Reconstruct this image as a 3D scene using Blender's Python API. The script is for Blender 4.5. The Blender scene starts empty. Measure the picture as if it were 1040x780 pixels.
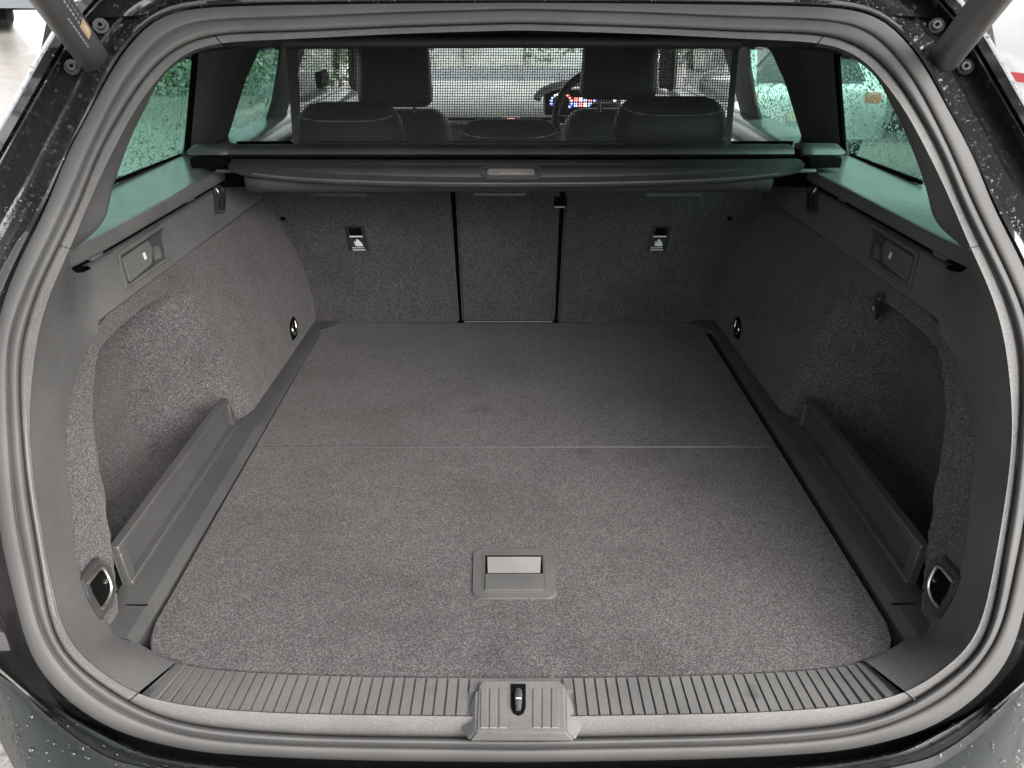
import bpy, bmesh, math, random
from mathutils import Vector, Matrix, noise
random.seed(7)
S = bpy.context.scene
COL = S.collection
# ------------------------------------------------------------------ camera
FPX = 800.0                                   # focal length in pixels of a 1040 px wide picture
CAM = Vector((-0.013, 0.0, 0.75))
PITCH = math.atan((390 - 13) / FPX)
YAW = math.atan(2 * math.cos(PITCH) / FPX)
cd = bpy.data.cameras.new('camera'); cam = bpy.data.objects.new('camera', cd); COL.objects.link(cam)
cd.sensor_width = 36; cd.lens = 36 * FPX / 1040; cd.clip_start = 0.02; cd.clip_end = 500
cam.location = CAM; cam.rotation_euler = (math.pi / 2 - PITCH, 0, -YAW)
S.camera = cam
# ------------------------------------------------------------------ light
SUN_EL, SUN_AZ = math.radians(38), math.radians(138)     # azimuth clockwise from +Y
w = bpy.data.worlds.new('World'); S.world = w; w.use_nodes = True
nt = w.node_tree; bg = nt.nodes['Background']
sky = nt.nodes.new('ShaderNodeTexSky'); sky.sky_type = 'NISHITA'; sky.sun_disc = False
sky.sun_elevation = SUN_EL; sky.sun_rotation = SUN_AZ; sky.dust_density = 4.0; sky.air_density = 1.0
hs = nt.nodes.new('ShaderNodeHueSaturation'); hs.inputs['Saturation'].default_value = 0.12
nt.links.new(sky.outputs[0], hs.inputs['Color']); nt.links.new(hs.outputs[0], bg.inputs[0])
bg.inputs[1].default_value = 0.074
sd = bpy.data.lights.new('sun', 'SUN'); sd.energy = 1.15; sd.angle = math.radians(60); sd.color = (1, .97, .93)
sun = bpy.data.objects.new('sun', sd); COL.objects.link(sun)
sdir = Vector((math.sin(SUN_AZ) * math.cos(SUN_EL), math.cos(SUN_AZ) * math.cos(SUN_EL), math.sin(SUN_EL)))
sun.rotation_euler = sdir.to_track_quat('Z', 'Y').to_euler(); sun.location = sdir * 20
S.view_settings.view_transform = 'Standard'; S.view_settings.look = 'None'
S.view_settings.exposure = 2.78; S.view_settings.gamma = 1
S.cycles.use_denoising = True
S.cycles.max_bounces = 10; S.cycles.transparent_max_bounces = 24; S.cycles.diffuse_bounces = 5

# ------------------------------------------------------------------ sight lines (photo pixel -> point on a real surface)
cp, sp = math.cos(PITCH), math.sin(PITCH)
FW = Vector((math.sin(YAW) * cp, math.cos(YAW) * cp, -sp)); RT = Vector((math.cos(YAW), -math.sin(YAW), 0)); UP = RT.cross(FW)
def ray(x, y): return FW + RT * ((x - 520) / FPX) - UP * ((y - 390) / FPX)
def onD(x, y, t): return CAM + ray(x, y) * t
def onPlane(x, y, p, n):
    d = ray(x, y); n = Vector(n); return CAM + d * ((Vector(p) - CAM).dot(n) / d.dot(n))
def onX(x, y, X): return onPlane(x, y, (X, 0, 0), (1, 0, 0))
def onY(x, y, Y): return onPlane(x, y, (0, Y, 0), (0, 1, 0))
def onZ(x, y, Z): return onPlane(x, y, (0, 0, Z), (0, 0, 1))
def hatchY(z):
    return 0.665 + 0.34 * z + 0.5 * z * z if z > 0 else 0.665 + 0.2 * z
def onF(x, y, fn, lo=0.4, hi=3.5):            # bisection on fn(point) changing sign along the sight line
    d = ray(x, y); a, b = lo, hi
    fa = fn(CAM + d * a)
    for _ in range(50):
        m = (a + b) / 2
        fm = fn(CAM + d * m)
        if (fm > 0) == (fa > 0): a = m
        else: b = m
    return CAM + d * a
def onH(x, y, off=0.0): return onF(x, y, lambda p: p.y - hatchY(p.z) - off)
def Wnear(z): return 0.54 + 0.19 * z + 0.25 * z * z
def onW(x, y, inset=0.0): return onF(x, y, lambda p: abs(p.x) - (Wnear(p.z) - inset))
GN = Vector((1, 0, -0.46 * -1)).normalized()
def glassX(z): return 0.785 - 0.46 * (z - 0.45)
def onG(x, y, inset=0.0): return onF(x, y, lambda p: abs(p.x) - (glassX(p.z) - inset), 0.4, 6)
def seatY(z): return 1.98 + 0.22 * z
def onS(x, y, off=0.0): return onF(x, y, lambda p: p.y - seatY(p.z) + off)

# ------------------------------------------------------------------ materials
MATS = {}
def newmat(name):
    m = bpy.data.materials.new(name); m.use_nodes = True; MATS[name] = m
    return m, m.node_tree.nodes, m.node_tree.links, m.node_tree.nodes['Principled BSDF']
def coords(N, L, scale=(1, 1, 1)):
    tc = N.new('ShaderNodeTexCoord'); mp = N.new('ShaderNodeMapping'); mp.inputs['Scale'].default_value = scale
    L.new(tc.outputs['Object'], mp.inputs['Vector']); return mp.outputs[0]
def ramp(N, L, src, stops):
    r = N.new('ShaderNodeValToRGB'); e = r.color_ramp.elements
    while len(e) < len(stops): e.new(0.5)
    for el, (p, c) in zip(e, stops): el.position = p; el.color = (*c, 1) if len(c) == 3 else c
    L.new(src, r.inputs[0]); return r.outputs[0]
def noise_tex(N, L, vec, scale, detail=2, rough=.5):
    n = N.new('ShaderNodeTexNoise'); n.inputs['Scale'].default_value = scale; n.inputs['Detail'].default_value = detail
    n.inputs['Roughness'].default_value = rough; L.new(vec, n.inputs['Vector']); return n.outputs['Fac']
def mixc(N, L, fac, a, b, mode='MIX'):
    m = N.new('ShaderNodeMix'); m.data_type = 'RGBA'; m.blend_type = mode
    for s, v in ((m.inputs[0], fac), (m.inputs[6], a), (m.inputs[7], b)):
        if hasattr(v, 'links') or hasattr(v, 'is_linked'): L.new(v, s)
        elif isinstance(v, (int, float)): s.default_value = v
        else: s.default_value = (*v, 1)
    return m.outputs[2]
def bump(N, L, h, strength, dist, b):
    n = N.new('ShaderNodeBump'); n.inputs['Strength'].default_value = strength; n.inputs['Distance'].default_value = dist
    L.new(h, n.inputs['Height']); L.new(n.outputs[0], b.inputs['Normal'])
def gray(v): return (v, v * .97, v * .955)
def stain(N, L, b, vec, stains):
    src = b.inputs['Base Color'].links[0].from_socket
    n = N.new('ShaderNodeTexNoise'); n.inputs['Scale'].default_value = 70; n.inputs['Detail'].default_value = 3; L.new(vec, n.inputs['Vector'])
    for (p, r, k) in stains:
        d = N.new('ShaderNodeVectorMath'); d.operation = 'DISTANCE'; L.new(vec, d.inputs[0]); d.inputs[1].default_value = p
        a = N.new('ShaderNodeMath'); a.operation = 'MULTIPLY_ADD'; L.new(n.outputs['Fac'], a.inputs[0]); a.inputs[1].default_value = -r * 1.6; L.new(d.outputs['Value'], a.inputs[2])
        mr = N.new('ShaderNodeMapRange'); mr.inputs['From Min'].default_value = -r; mr.inputs['From Max'].default_value = r * .3; mr.inputs['To Min'].default_value = k; mr.inputs['To Max'].default_value = 1
        L.new(a.outputs[0], mr.inputs[0]); src = mixc(N, L, 1.0, src, mr.outputs[0], 'MULTIPLY')
    L.new(src, b.inputs['Base Color'])
def plastic(name, v, rough=.5, grain=900, gs=.35, spec=.5, tint=None, var=1.0, stains=None):
    m, N, L, b = newmat(name); c = tint or gray(v)
    vec = coords(N, L)
    big = noise_tex(N, L, vec, 9, 3)
    col = ramp(N, L, big, [(.3, tuple(x * .85 for x in c)), (.7, tuple(x * 1.15 for x in c))])
    L.new(col, b.inputs['Base Color'])
    rr = N.new('ShaderNodeMapRange'); rr.inputs['To Min'].default_value = rough - .07 * var; rr.inputs['To Max'].default_value = rough + .09 * var
    L.new(noise_tex(N, L, vec, 30, 4), rr.inputs[0]); L.new(rr.outputs[0], b.inputs['Roughness'])
    b.inputs['Specular IOR Level'].default_value = spec
    if grain:
        vo = N.new('ShaderNodeTexVoronoi'); vo.inputs['Scale'].default_value = grain; L.new(vec, vo.inputs['Vector'])
        bump(N, L, vo.outputs['Distance'], gs, .0014, b)
        sp_ = ramp(N, L, noise_tex(N, L, vec, grain * .8, 1), [(.3, (.88, .88, .88)), (.5, (1, 1, 1)), (.75, (1.18, 1.18, 1.18))])
        L.new(mixc(N, L, 1.0, col, sp_, 'MULTIPLY'), b.inputs['Base Color'])
    if stains: stain(N, L, b, vec, stains)
    return m
def cgray(v): return (v * 1.01, v * .955, v * .96)
def carpet(name, dark, light, scale=330, warm=1.0, bs=.45, stains=None):
    m, N, L, b = newmat(name); vec = coords(N, L)
    n1 = noise_tex(N, L, vec, scale, 2, .6)
    vo = N.new('ShaderNodeTexVoronoi'); vo.inputs['Scale'].default_value = scale * 1.25; L.new(vec, vo.inputs['Vector'])
    sx = N.new('ShaderNodeSeparateColor'); L.new(vo.outputs['Color'], sx.inputs[0])
    fib = N.new('ShaderNodeMath'); fib.operation = 'MULTIPLY_ADD'; L.new(sx.outputs[0], fib.inputs[0]); fib.inputs[1].default_value = .55; L.new(n1, fib.inputs[2])
    col = ramp(N, L, fib.outputs[0], [(.40, cgray(dark)), (.78, cgray((dark + light) * .36)), (1.0, cgray(light))])
    big = noise_tex(N, L, vec, 5, 5, .6)
    wear = ramp(N, L, big, [(.3, (.78, .77, .76)), (.5, (1, 1, 1)), (.75, (1.12, 1.1, 1.1))])
    col = mixc(N, L, 1.0, col, wear, 'MULTIPLY')
    med = ramp(N, L, noise_tex(N, L, vec, 38, 4, .65), [(.3, (.9, .9, .9)), (.5, (1, 1, 1)), (.72, (1.1, 1.1, 1.1))])
    col = mixc(N, L, 1.0, col, med, 'MULTIPLY')
    lint = ramp(N, L, noise_tex(N, L, coords(N, L, (1, 2.2, 1)), 210, 0), [(.83, (0, 0, 0)), (.88, (.09, .087, .085))])
    col = mixc(N, L, 1.0, col, lint, 'ADD')
    L.new(col, b.inputs['Base Color']); b.inputs['Roughness'].default_value = .95
    b.inputs['Specular IOR Level'].default_value = .1
    b.inputs['Sheen Weight'].default_value = .12; b.inputs['Sheen Roughness'].default_value = .5; b.inputs['Sheen Tint'].default_value = (.8, .77, .75, 1)
    bump(N, L, n1, bs, .0015, b)
    if stains: stain(N, L, b, vec, stains)
    return m
def simple(name, c, rough=.5, metal=0, spec=.5, coat=0, emit=None, estr=1):
    m, N, L, b = newmat(name); b.inputs['Base Color'].default_value = (*c, 1); b.inputs['Roughness'].default_value = rough
    b.inputs['Metallic'].default_value = metal; b.inputs['Specular IOR Level'].default_value = spec; b.inputs['Coat Weight'].default_value = coat
    b.inputs['Coat Roughness'].default_value = .04
    if emit: b.inputs['Emission Color'].default_value = (*emit, 1); b.inputs['Emission Strength'].default_value = estr
    return m
def glass(name, tint, refl=.9):
    m, N, L, b = newmat(name); N.remove(b); out = N['Material Output']
    t = N.new('ShaderNodeBsdfTransparent'); t.inputs[0].default_value = (*tint, 1)
    g = N.new('ShaderNodeBsdfGlossy'); g.inputs['Roughness'].default_value = .02; g.inputs[0].default_value = (refl, refl, refl, 1)
    lw = N.new('ShaderNodeLayerWeight'); lw.inputs['Blend'].default_value = .5
    pw = N.new('ShaderNodeMath'); pw.operation = 'POWER'; L.new(lw.outputs['Facing'], pw.inputs[0]); pw.inputs[1].default_value = 5
    f = N.new('ShaderNodeMath'); f.operation = 'MULTIPLY_ADD'; L.new(pw.outputs[0], f.inputs[0]); f.inputs[1].default_value = .9; f.inputs[2].default_value = .05
    mx = N.new('ShaderNodeMixShader'); L.new(f.outputs[0], mx.inputs[0]); L.new(t.outputs[0], mx.inputs[1]); L.new(g.outputs[0], mx.inputs[2]); L.new(mx.outputs[0], out.inputs[0])
    return m
def water(name):
    m, N, L, b = newmat(name); b.inputs['Base Color'].default_value = (1, 1, 1, 1); b.inputs['Roughness'].default_value = .0
    b.inputs['IOR'].default_value = 1.4; b.inputs['Transmission Weight'].default_value = 1
    return m
M_FLOOR = carpet('boot_floor_carpet', .016, .095, 600, stains=[(onZ(491, 416, 0), .035, .62), (onZ(590, 459, 0), .022, .6), (onZ(505, 665, 0), .04, .7), (onZ(430, 640, 0), .05, .78), (onZ(575, 655, 0), .03, .75)])
M_SIDE = carpet('side_wall_carpet', .02, .108, 620)
M_SEATC = carpet('seat_back_carpet', .018, .078, 640)
M_TRIM = plastic('grained_grey_plastic', .088, .58, 620, .5, .35)
M_SILL = plastic('sill_plastic', .09, .55, 520, .15, stains=[(onZ(766, 705, 0), .014, .35), (onZ(234, 707, 0), .007, .35), (onZ(860, 695, 0), .008, .6), (onZ(440, 700, 0), .010, .7)])
M_RAIL = plastic('rail_plastic', .047, .42, 0)
M_DARK = plastic('dark_plastic', .03, .5, 800, .3)
M_PILLAR = plastic('pillar_cloth', .09, .85, 700, .4, .2)
M_LEDGE = plastic('ledge_plastic', .13, .26, 0, 0, .9, None, .12)
M_COVER = plastic('cover_vinyl', .04, .45, 700, .25)
M_SEAL = plastic('seal_rubber', .058, .72, 0, 0, .35)
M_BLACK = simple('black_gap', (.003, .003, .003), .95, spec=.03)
M_GLOSSBLACK = simple('gloss_black', (.006, .006, .006), .5, spec=.2)
M_PAINT = simple('black_car_paint', (.012, .012, .013), .18, 0, .5, 1.0)
M_CHROME = simple('chrome', (.85, .80, .74), .3, 1)
M_STEEL = simple('dull_steel', (.45, .43, .4), .35, 1)
M_GLASS = glass('green_tinted_glass', (.29, .55, .46))
M_SCREEN = glass('windscreen_glass', (.80, .90, .86))
M_WATER = water('rain_water')
M_LEATHER = plastic('seat_leather', .03, .42, 500, .4)
M_STITCH = simple('stitching', (.5, .5, .48), .8)
M_NET = simple('net_thread', (.012, .012, .012), .7)
M_HEAD = plastic('headliner_cloth', .05, .95, 600, .3, .1)
M_WHITE = simple('white_print', (.5, .5, .5), .7)
M_GREYPRINT = simple('grey_print', (.3, .3, .3), .7)
M_STRUT = plastic('strut_coating', .075, .45, 0)
M_TAN = simple('tan_sticker', (.45, .34, .2), .6)

# ------------------------------------------------------------------ object helpers
WLOC = {}
def link(o, parent=None):
    COL.objects.link(o)
    if parent is not None:
        o.parent = parent; o.matrix_parent_inverse = Matrix.Translation(-WLOC.get(parent.name, Vector((0, 0, 0))))
    return o
def thing(name, label, cat, loc=(0, 0, 0), group=None):
    o = bpy.data.objects.new(name, None); COL.objects.link(o); o.location = loc; o.empty_display_size = .1
    WLOC[o.name] = Vector(loc)
    o['label'] = label; o['category'] = cat
    if group: o['group'] = group
    return o
def tag(o, label=None, cat=None, group=None, kind=None):
    for k, v in (('label', label), ('category', cat), ('group', group), ('kind', kind)):
        if v: o[k] = v
    return o
def mesh(name, V, Fc, mat, parent=None, smooth=True, sharp=None):
    me = bpy.data.meshes.new(name); me.from_pydata([tuple(v) for v in V], [], Fc); me.validate(); me.update()
    return fin(name, me, mat, parent, smooth, sharp)
def fin(name, me, mat, parent, smooth=True, sharp=None):
    me.materials.append(mat)
    if smooth:
        me.polygons.foreach_set('use_smooth', [True] * len(me.polygons))
        if sharp: me.set_sharp_from_angle(angle=math.radians(sharp))
    return link(bpy.data.objects.new(name, me), parent)
def frombm(name, bm, mat, parent=None, smooth=True, sharp=40):
    bmesh.ops.recalc_face_normals(bm, faces=bm.faces)
    me = bpy.data.meshes.new(name); bm.to_mesh(me); bm.free(); return fin(name, me, mat, parent, smooth, sharp)
def mir(pts): return [Vector((-p.x, p.y, p.z)) for p in pts]
def grid(rows, closed_u=False, closed_v=False):
    V = [p for r in rows for p in r]; n = len(rows[0]); m = len(rows); Fc = []
    for i in range(m if closed_v else m - 1):
        for j in range(n if closed_u else n - 1):
            a = i * n + j; b = i * n + (j + 1) % n; c = ((i + 1) % m) * n + (j + 1) % n; d = ((i + 1) % m) * n + j
            Fc.append((a, b, c, d))
    return V, Fc
def sheet(name, rows, mat, parent=None, closed=False, sharp=None, solid=0):
    V, Fc = grid(rows, closed); o = mesh(name, V, Fc, mat, parent, True, sharp)
    if solid: md = o.modifiers.new('solid', 'SOLIDIFY'); md.thickness = solid; md.offset = 0
    return o
def catmull(pts, n):
    P = [Vector(p) for p in pts]; L = [0]
    for a, b in zip(P, P[1:]): L.append(L[-1] + max((b - a).length, 1e-6) ** .5)
    out = []; m = len(P)
    def tan(i):
        if i == 0: return (P[1] - P[0]) / (L[1] - L[0])
        if i == m - 1: return (P[-1] - P[-2]) / (L[-1] - L[-2])
        return (P[i + 1] - P[i - 1]) / (L[i + 1] - L[i - 1])
    k = 0
    for q in range(n):
        u = L[-1] * q / (n - 1)
        while k < m - 2 and u > L[k + 1]: k += 1
        h = L[k + 1] - L[k]; t = (u - L[k]) / h
        out.append(P[k] * (2 * t ** 3 - 3 * t * t + 1) + tan(k) * h * (t ** 3 - 2 * t * t + t) + P[k + 1] * (-2 * t ** 3 + 3 * t * t) + tan(k + 1) * h * (t ** 3 - t * t))
    return out
def bm_box(bm, c, size, rot=None, bev=0, seg=2, taper=None):
    r = bmesh.ops.create_cube(bm, size=1); vs = r['verts']
    for v in vs:
        if taper and v.co.z > 0: v.co.x *= taper[0]; v.co.y *= taper[1]
        v.co = Vector((v.co.x * size[0], v.co.y * size[1], v.co.z * size[2]))
    if bev:
        ed = list({e for v in vs for e in v.link_edges})
        rr = bmesh.ops.bevel(bm, geom=ed, offset=bev, segments=seg, affect='EDGES', profile=.5, clamp_overlap=True)
        vs = list({v for f in rr['faces'] for v in f.verts} | {v for v in vs if v.is_valid})
        seen = set(vs); stack = list(vs)
        while stack:
            v = stack.pop()
            for e in v.link_edges:
                o = e.other_vert(v)
                if o not in seen: seen.add(o); stack.append(o)
        vs = list(seen)
    Mx = Matrix.Translation(Vector(c)) @ (rot.to_4x4() if rot is not None else Matrix.Identity(4))
    bmesh.ops.transform(bm, matrix=Mx, verts=vs)
def box(name, c, size, mat, parent=None, rot=None, bev=.003, seg=2, taper=None):
    bm = bmesh.new(); bm_box(bm, c, size, rot, bev, seg, taper); return frombm(name, bm, mat, parent)
def tube_rows(path, rad, n=12, closed=False):
    P = [Vector(p) for p in path]; rows = []; up = Vector((0, 0, 1))
    m = len(P); prev = None
    for i in range(m):
        a = P[(i - 1) % m] if (i or closed) else P[0]; b = P[(i + 1) % m] if (i < m - 1 or closed) else P[-1]
        t = (b - a).normalized()
        if prev is None:
            u = t.cross(up if abs(t.z) < .9 else Vector((1, 0, 0))).normalized()
        else:
            u = (prev - t * prev.dot(t)).normalized()
        prev = u; v = t.cross(u); r = rad[i] if isinstance(rad, (list, tuple)) else rad
        rows.append([P[i] + (u * math.cos(k / n * 2 * math.pi) + v * math.sin(k / n * 2 * math.pi)) * r for k in range(n)])
    return rows
def tube(name, path, rad, mat, parent=None, n=12, closed=False, sharp=50):
    rows = tube_rows(path, rad, n, closed); V, Fc = grid(rows, True, closed)
    if not closed: Fc.append(tuple(range(n))); Fc.append(tuple(range(len(V) - n, len(V))))
    return mesh(name, V, Fc, mat, parent, True, sharp)
def prism(name, pts, thick, mat, parent=None, bev=0.0, seg=2):
    """closed outline of 3-D points on a nearly flat surface, given thickness against its normal (towards -normal)"""
    bm = bmesh.new(); P = [Vector(p) for p in pts]
    nrm = Vector((0, 0, 0))
    for a, b in zip(P, P[1:] + P[:1]): nrm += a.cross(b)
    nrm.normalize()
    mid = sum(P, Vector()) / len(P)
    if nrm.dot(CAM - mid) < 0: nrm = -nrm
    top = [bm.verts.new(p) for p in P]; bot = [bm.verts.new(p - nrm * thick) for p in P]
    n = len(P); f = bm.faces.new(top); bm.faces.new(bot[::-1])
    for i in range(n): bm.faces.new((top[i], bot[i], bot[(i + 1) % n], top[(i + 1) % n]))
    if bev: bmesh.ops.bevel(bm, geom=list(f.edges), offset=bev, segments=seg, affect='EDGES', clamp_overlap=True)
    return frombm(name, bm, mat, parent, True, 35)
def round_poly(P, r, n=4):
    P = [Vector(p) for p in P]; out = []; m = len(P)
    for i in range(m):
        a, b, c = P[i - 1], P[i], P[(i + 1) % m]
        u = (a - b); v = (c - b); k = min(r, u.length * .45, v.length * .45); u.normalize(); v.normalize()
        s, e = b + u * k, b + v * k
        for q in range(n + 1):
            t = q / n; out.append(s * (1 - t) ** 2 + b * 2 * t * (1 - t) + e * t * t)
    return out
def sstep(a, b, x):
    t = min(1, max(0, (x - a) / (b - a))); return t * t * (3 - 2 * t)
def lerp(a, b, t): return a * (1 - t) + b * t
def drops(name, o, count, rmin, rmax, parent, accept=None, mat=None, squash=.7, outward=None, power=2.5, seed=1, off=0.0):
    """rain drops: low domes scattered over a mesh's faces, joined into one uncountable mass"""
    rnd = random.Random(seed); me = o.data; me.calc_loop_triangles(); tris = []
    for t in me.loop_triangles:
        a, b, c = (me.vertices[i].co for i in t.vertices)
        if accept and not accept((a + b + c) / 3): continue
        n = (b - a).cross(c - a)
        if n.length < 1e-10: continue
        tris.append((a, b, c, n.normalized(), n.length / 2))
    tot = 0; cum = []
    for t in tris: tot += t[4]; cum.append(tot)
    import bisect
    V = []; Fc = []; K = 7
    for _ in range(count):
        t = tris[min(len(tris) - 1, bisect.bisect(cum, rnd.random() * tot))]
        u, v = rnd.random(), rnd.random()
        if u + v > 1: u, v = 1 - u, 1 - v
        p = t[0] + (t[1] - t[0]) * u + (t[2] - t[0]) * v; n = t[3]
        if accept and not accept(p): continue
        if outward is not None:
            if n.dot(outward) < 0: n = -n
        elif n.dot(CAM - p) < 0: n = -n
        p = p + n * off
        r = rmin + (rmax - rmin) * rnd.random() ** power
        e1 = n.orthogonal().normalized(); e2 = n.cross(e1); ph = rnd.random() * 6.3; el = 1 + .3 * rnd.random() ** 2
        base = len(V)
        for (rr, hh) in ((1.0, -.05), (.86, .5), (.5, .88)):
            for k in range(K):
                a = ph + k / K * 6.2832; wob = 1 + .12 * math.sin(3 * a + ph * 5)
                V.append(p + (e1 * math.cos(a) * el + e2 * math.sin(a)) * r * rr * wob + n * r * squash * hh)
        V.append(p + n * r * squash)
        for ring in range(2):
            for k in range(K):
                a = base + ring * K + k; b = base + ring * K + (k + 1) % K
                Fc.append((a, b, b + K, a + K))
        for k in range(K): Fc.append((base + 2 * K + k, base + 2 * K + (k + 1) % K, base + 3 * K))
    ob = mesh(name, V, Fc, mat or M_WATER, parent); ob['kind'] = 'stuff'
    return ob

# ================================================================== GROUND
def groundz(x, y):
    r = math.hypot(x, y - 2.0)
    q = -x / max(y, .1); up = 1.0
    if x < 0 and y > 0: up = (1 - sstep(.10, .18, q)) + 1.55 * sstep(.50, .56, q)
    dip = .36 * min(1, max(0, (y - 5) / 4)) * min(1, max(0, (x - .5) / 2))
    return -0.63 + 0.055 * up * max(0, r - 9.0) - dip
rows = []
rs = [0, .6, 1.2, 2, 3, 4.5, 6, 8, 9, 10, 12, 15, 19, 24, 30, 38, 48, 60, 80]
for r in rs:
    rows.append([Vector((r * math.cos(a / 144 * 2 * math.pi), 2.0 + r * math.sin(a / 144 * 2 * math.pi), 0)) for a in range(144)])
for rr in rows:
    for p in rr: p.z = groundz(p.x, p.y)
m, N, L, b = newmat('wet_tarmac'); vec = coords(N, L)
n1 = noise_tex(N, L, vec, 60, 6, .7); n2 = noise_tex(N, L, vec, .8, 4)
col = ramp(N, L, n1, [(.3, (.09, .082, .072)), (.5, (.21, .195, .175)), (.75, (.34, .32, .295))])
L.new(col, b.inputs['Base Color'])
L.new(ramp(N, L, n2, [(.35, (.06,) * 3), (.6, (.22,) * 3)]), b.inputs['Roughness'])
b.inputs['Specular IOR Level'].default_value = .9
bump(N, L, n1, .3, .01, b)
g = sheet('ground', rows, m, None, closed=True); tag(g, kind='structure')

# ================================================================== CAR
car = thing('estate_car', 'black estate car with its tailgate raised, seen into the empty boot', 'car', (0, 1.5, -.63))
def part(o, label=None):
    if label: o['label'] = label
    return o
CX, CY = 526.0, 390.0
def ringfun(pts, sig=2.2):
    d = sorted((math.atan2(CY - p.y, p.x - CX) % (2 * math.pi), math.hypot(p.x - CX, p.y - CY)) for p in catmull([(x, y, 0) for x, y in pts], 300))
    T = [t for t, _ in d]; Rr = [r for _, r in d]; n = len(T)
    import bisect
    def f(th):
        k = min(max(bisect.bisect(T, th) - 1, 0), n - 2); h = max(1e-9, T[k + 1] - T[k]); return lerp(Rr[k], Rr[k + 1], min(1, max(0, (th - T[k]) / h)))
    n_ = 400; tab = [f(T[0] + (T[-1] - T[0]) * i / n_) for i in range(n_ + 1)]
    sg = sig / math.degrees((T[-1] - T[0]) / n_); w_ = int(sg * 3); ker = [math.exp(-.5 * (k / sg) ** 2) for k in range(-w_, w_ + 1)]; ks = sum(ker)
    full = abs(T[0] - math.pi / 2) < .02 and abs(T[-1] - math.pi * 1.5) < .02
    def at(i):
        if i < 0: return tab[-i] if full else 2 * tab[0] - tab[-i]
        if i > n_: return tab[2 * n_ - i] if full else 2 * tab[n_] - tab[2 * n_ - i]
        return tab[i]
    sm = [sum(ker[k + w_] * at(i + k) for k in range(-w_, w_ + 1)) / ks for i in range(n_ + 1)]
    def g(th):
        u = min(max((th - T[0]) / (T[-1] - T[0]) * n_, 0), n_ - 1e-6); i = int(u); r = lerp(sm[i], sm[i + 1], u - i)
        return Vector((CX + r * math.cos(th), CY - r * math.sin(th)))
    return g
R0 = ringfun([(526,3),(400,4),(300,5.5),(223,7.5),(185,10),(167,13.5),(154,21),(140,36),(118,63),(104,91),(67,160),(48,210),(20,265),(4,305),(-6,350),(-8,410),(-6,470),(-2,520),(3,558),(11.5,592),(23,640),(29,663),(48,691.5),(77,718),(115,741.5),(154,753),(200,763),(285,769),(370,772),(526,774)])
G1 = ringfun([(526,10),(400,14),(300,18.5),(223,21),(185,25),(165,36),(141,62),(123,89),(108,118),(90,156),(67,210),(31,285),(11.5,335),(8.6,352),(8.6,408),(11.5,465),(14.4,500),(19,538),(29,583),(38,628),(48,653),(65,678),(96,707),(135,728),(163,739),(200,748),(285,755),(370,757.5),(526,760)])
G2 = ringfun([(526,24),(400,28),(300,32.5),(223,35),(196,40),(177,50),(158,65),(136,94),(115,129),(100,156),(81,206),(58,254),(38,296),(25,338),(20.5,360),(20,388),(23,446),(28.5,500),(36.5,548),(45,600),(54,643),(62,660),(77,676),(106,697),(135,716),(163,728),(200,737),(285,745),(370,748),(526,750)])
R3 = ringfun([(526,31),(400,35),(300,40),(227,43.5),(208,46),(190,52),(176,62),(158,84),(142,104),(115,154),(92,203),(72,252),(52,296),(39,340),(33,385),(30,433),(32,465),(36.5,500),(46,558),(56,608),(66,645),(74,658),(88,671),(108,686),(138,705),(170,712),(210,718),(285,723),(370,725),(526,727)])
B1 = ringfun([(526,-4),(300,-3),(200,0),(163,6),(140,24),(110,60),(94,96),(40,204),(0,273),(-25,330),(-35,410),(-30,480),(-20,540),(-5,590),(10,640),(20,672),(40,700),(70,727),(110,750),(154,763),(200,772),(370,782),(526,785)])
B2 = ringfun([(526,-40),(300,-40),(180,-35),(120,-15),(85,20),(60,62),(2,164),(-40,240),(-80,330),(-90,420),(-70,540),(-40,610),(-8,655),(19,687),(62,722),(104,746),(154,771),(200,781),(370,793),(526,796)])
B3 = ringfun([(526,-70),(300,-70),(170,-60),(100,-25),(56,26),(9,110),(-45,200),(-100,310),(-120,420),(-100,540),(-60,620),(-22,665),(12,691),(48,724),(90,758),(140,778),(200,790),(370,803),(526,806)])
TOP, BOT = math.pi / 2, math.pi * 1.5
def thetas(a, b, n): return [a + (b - a) * i / (n - 1) for i in range(n)]
def lx(p): return Vector((min(p.x, 0), p.y, p.z))
def loop_row(fn, n=140):
    left = [fn(t) for t in thetas(TOP, BOT, n)]
    left[0].x = 0; left[-1].x = 0; left = [lx(p) for p in left]
    return left + mir(left[1:-1])[::-1]
def H(f, th, off): q = f(th); return onH(q.x, q.y, off)
def Hm(f, g_, t, th, off): q = lerp(f(th), g_(th), t); return onH(q.x, q.y, off)
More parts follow.
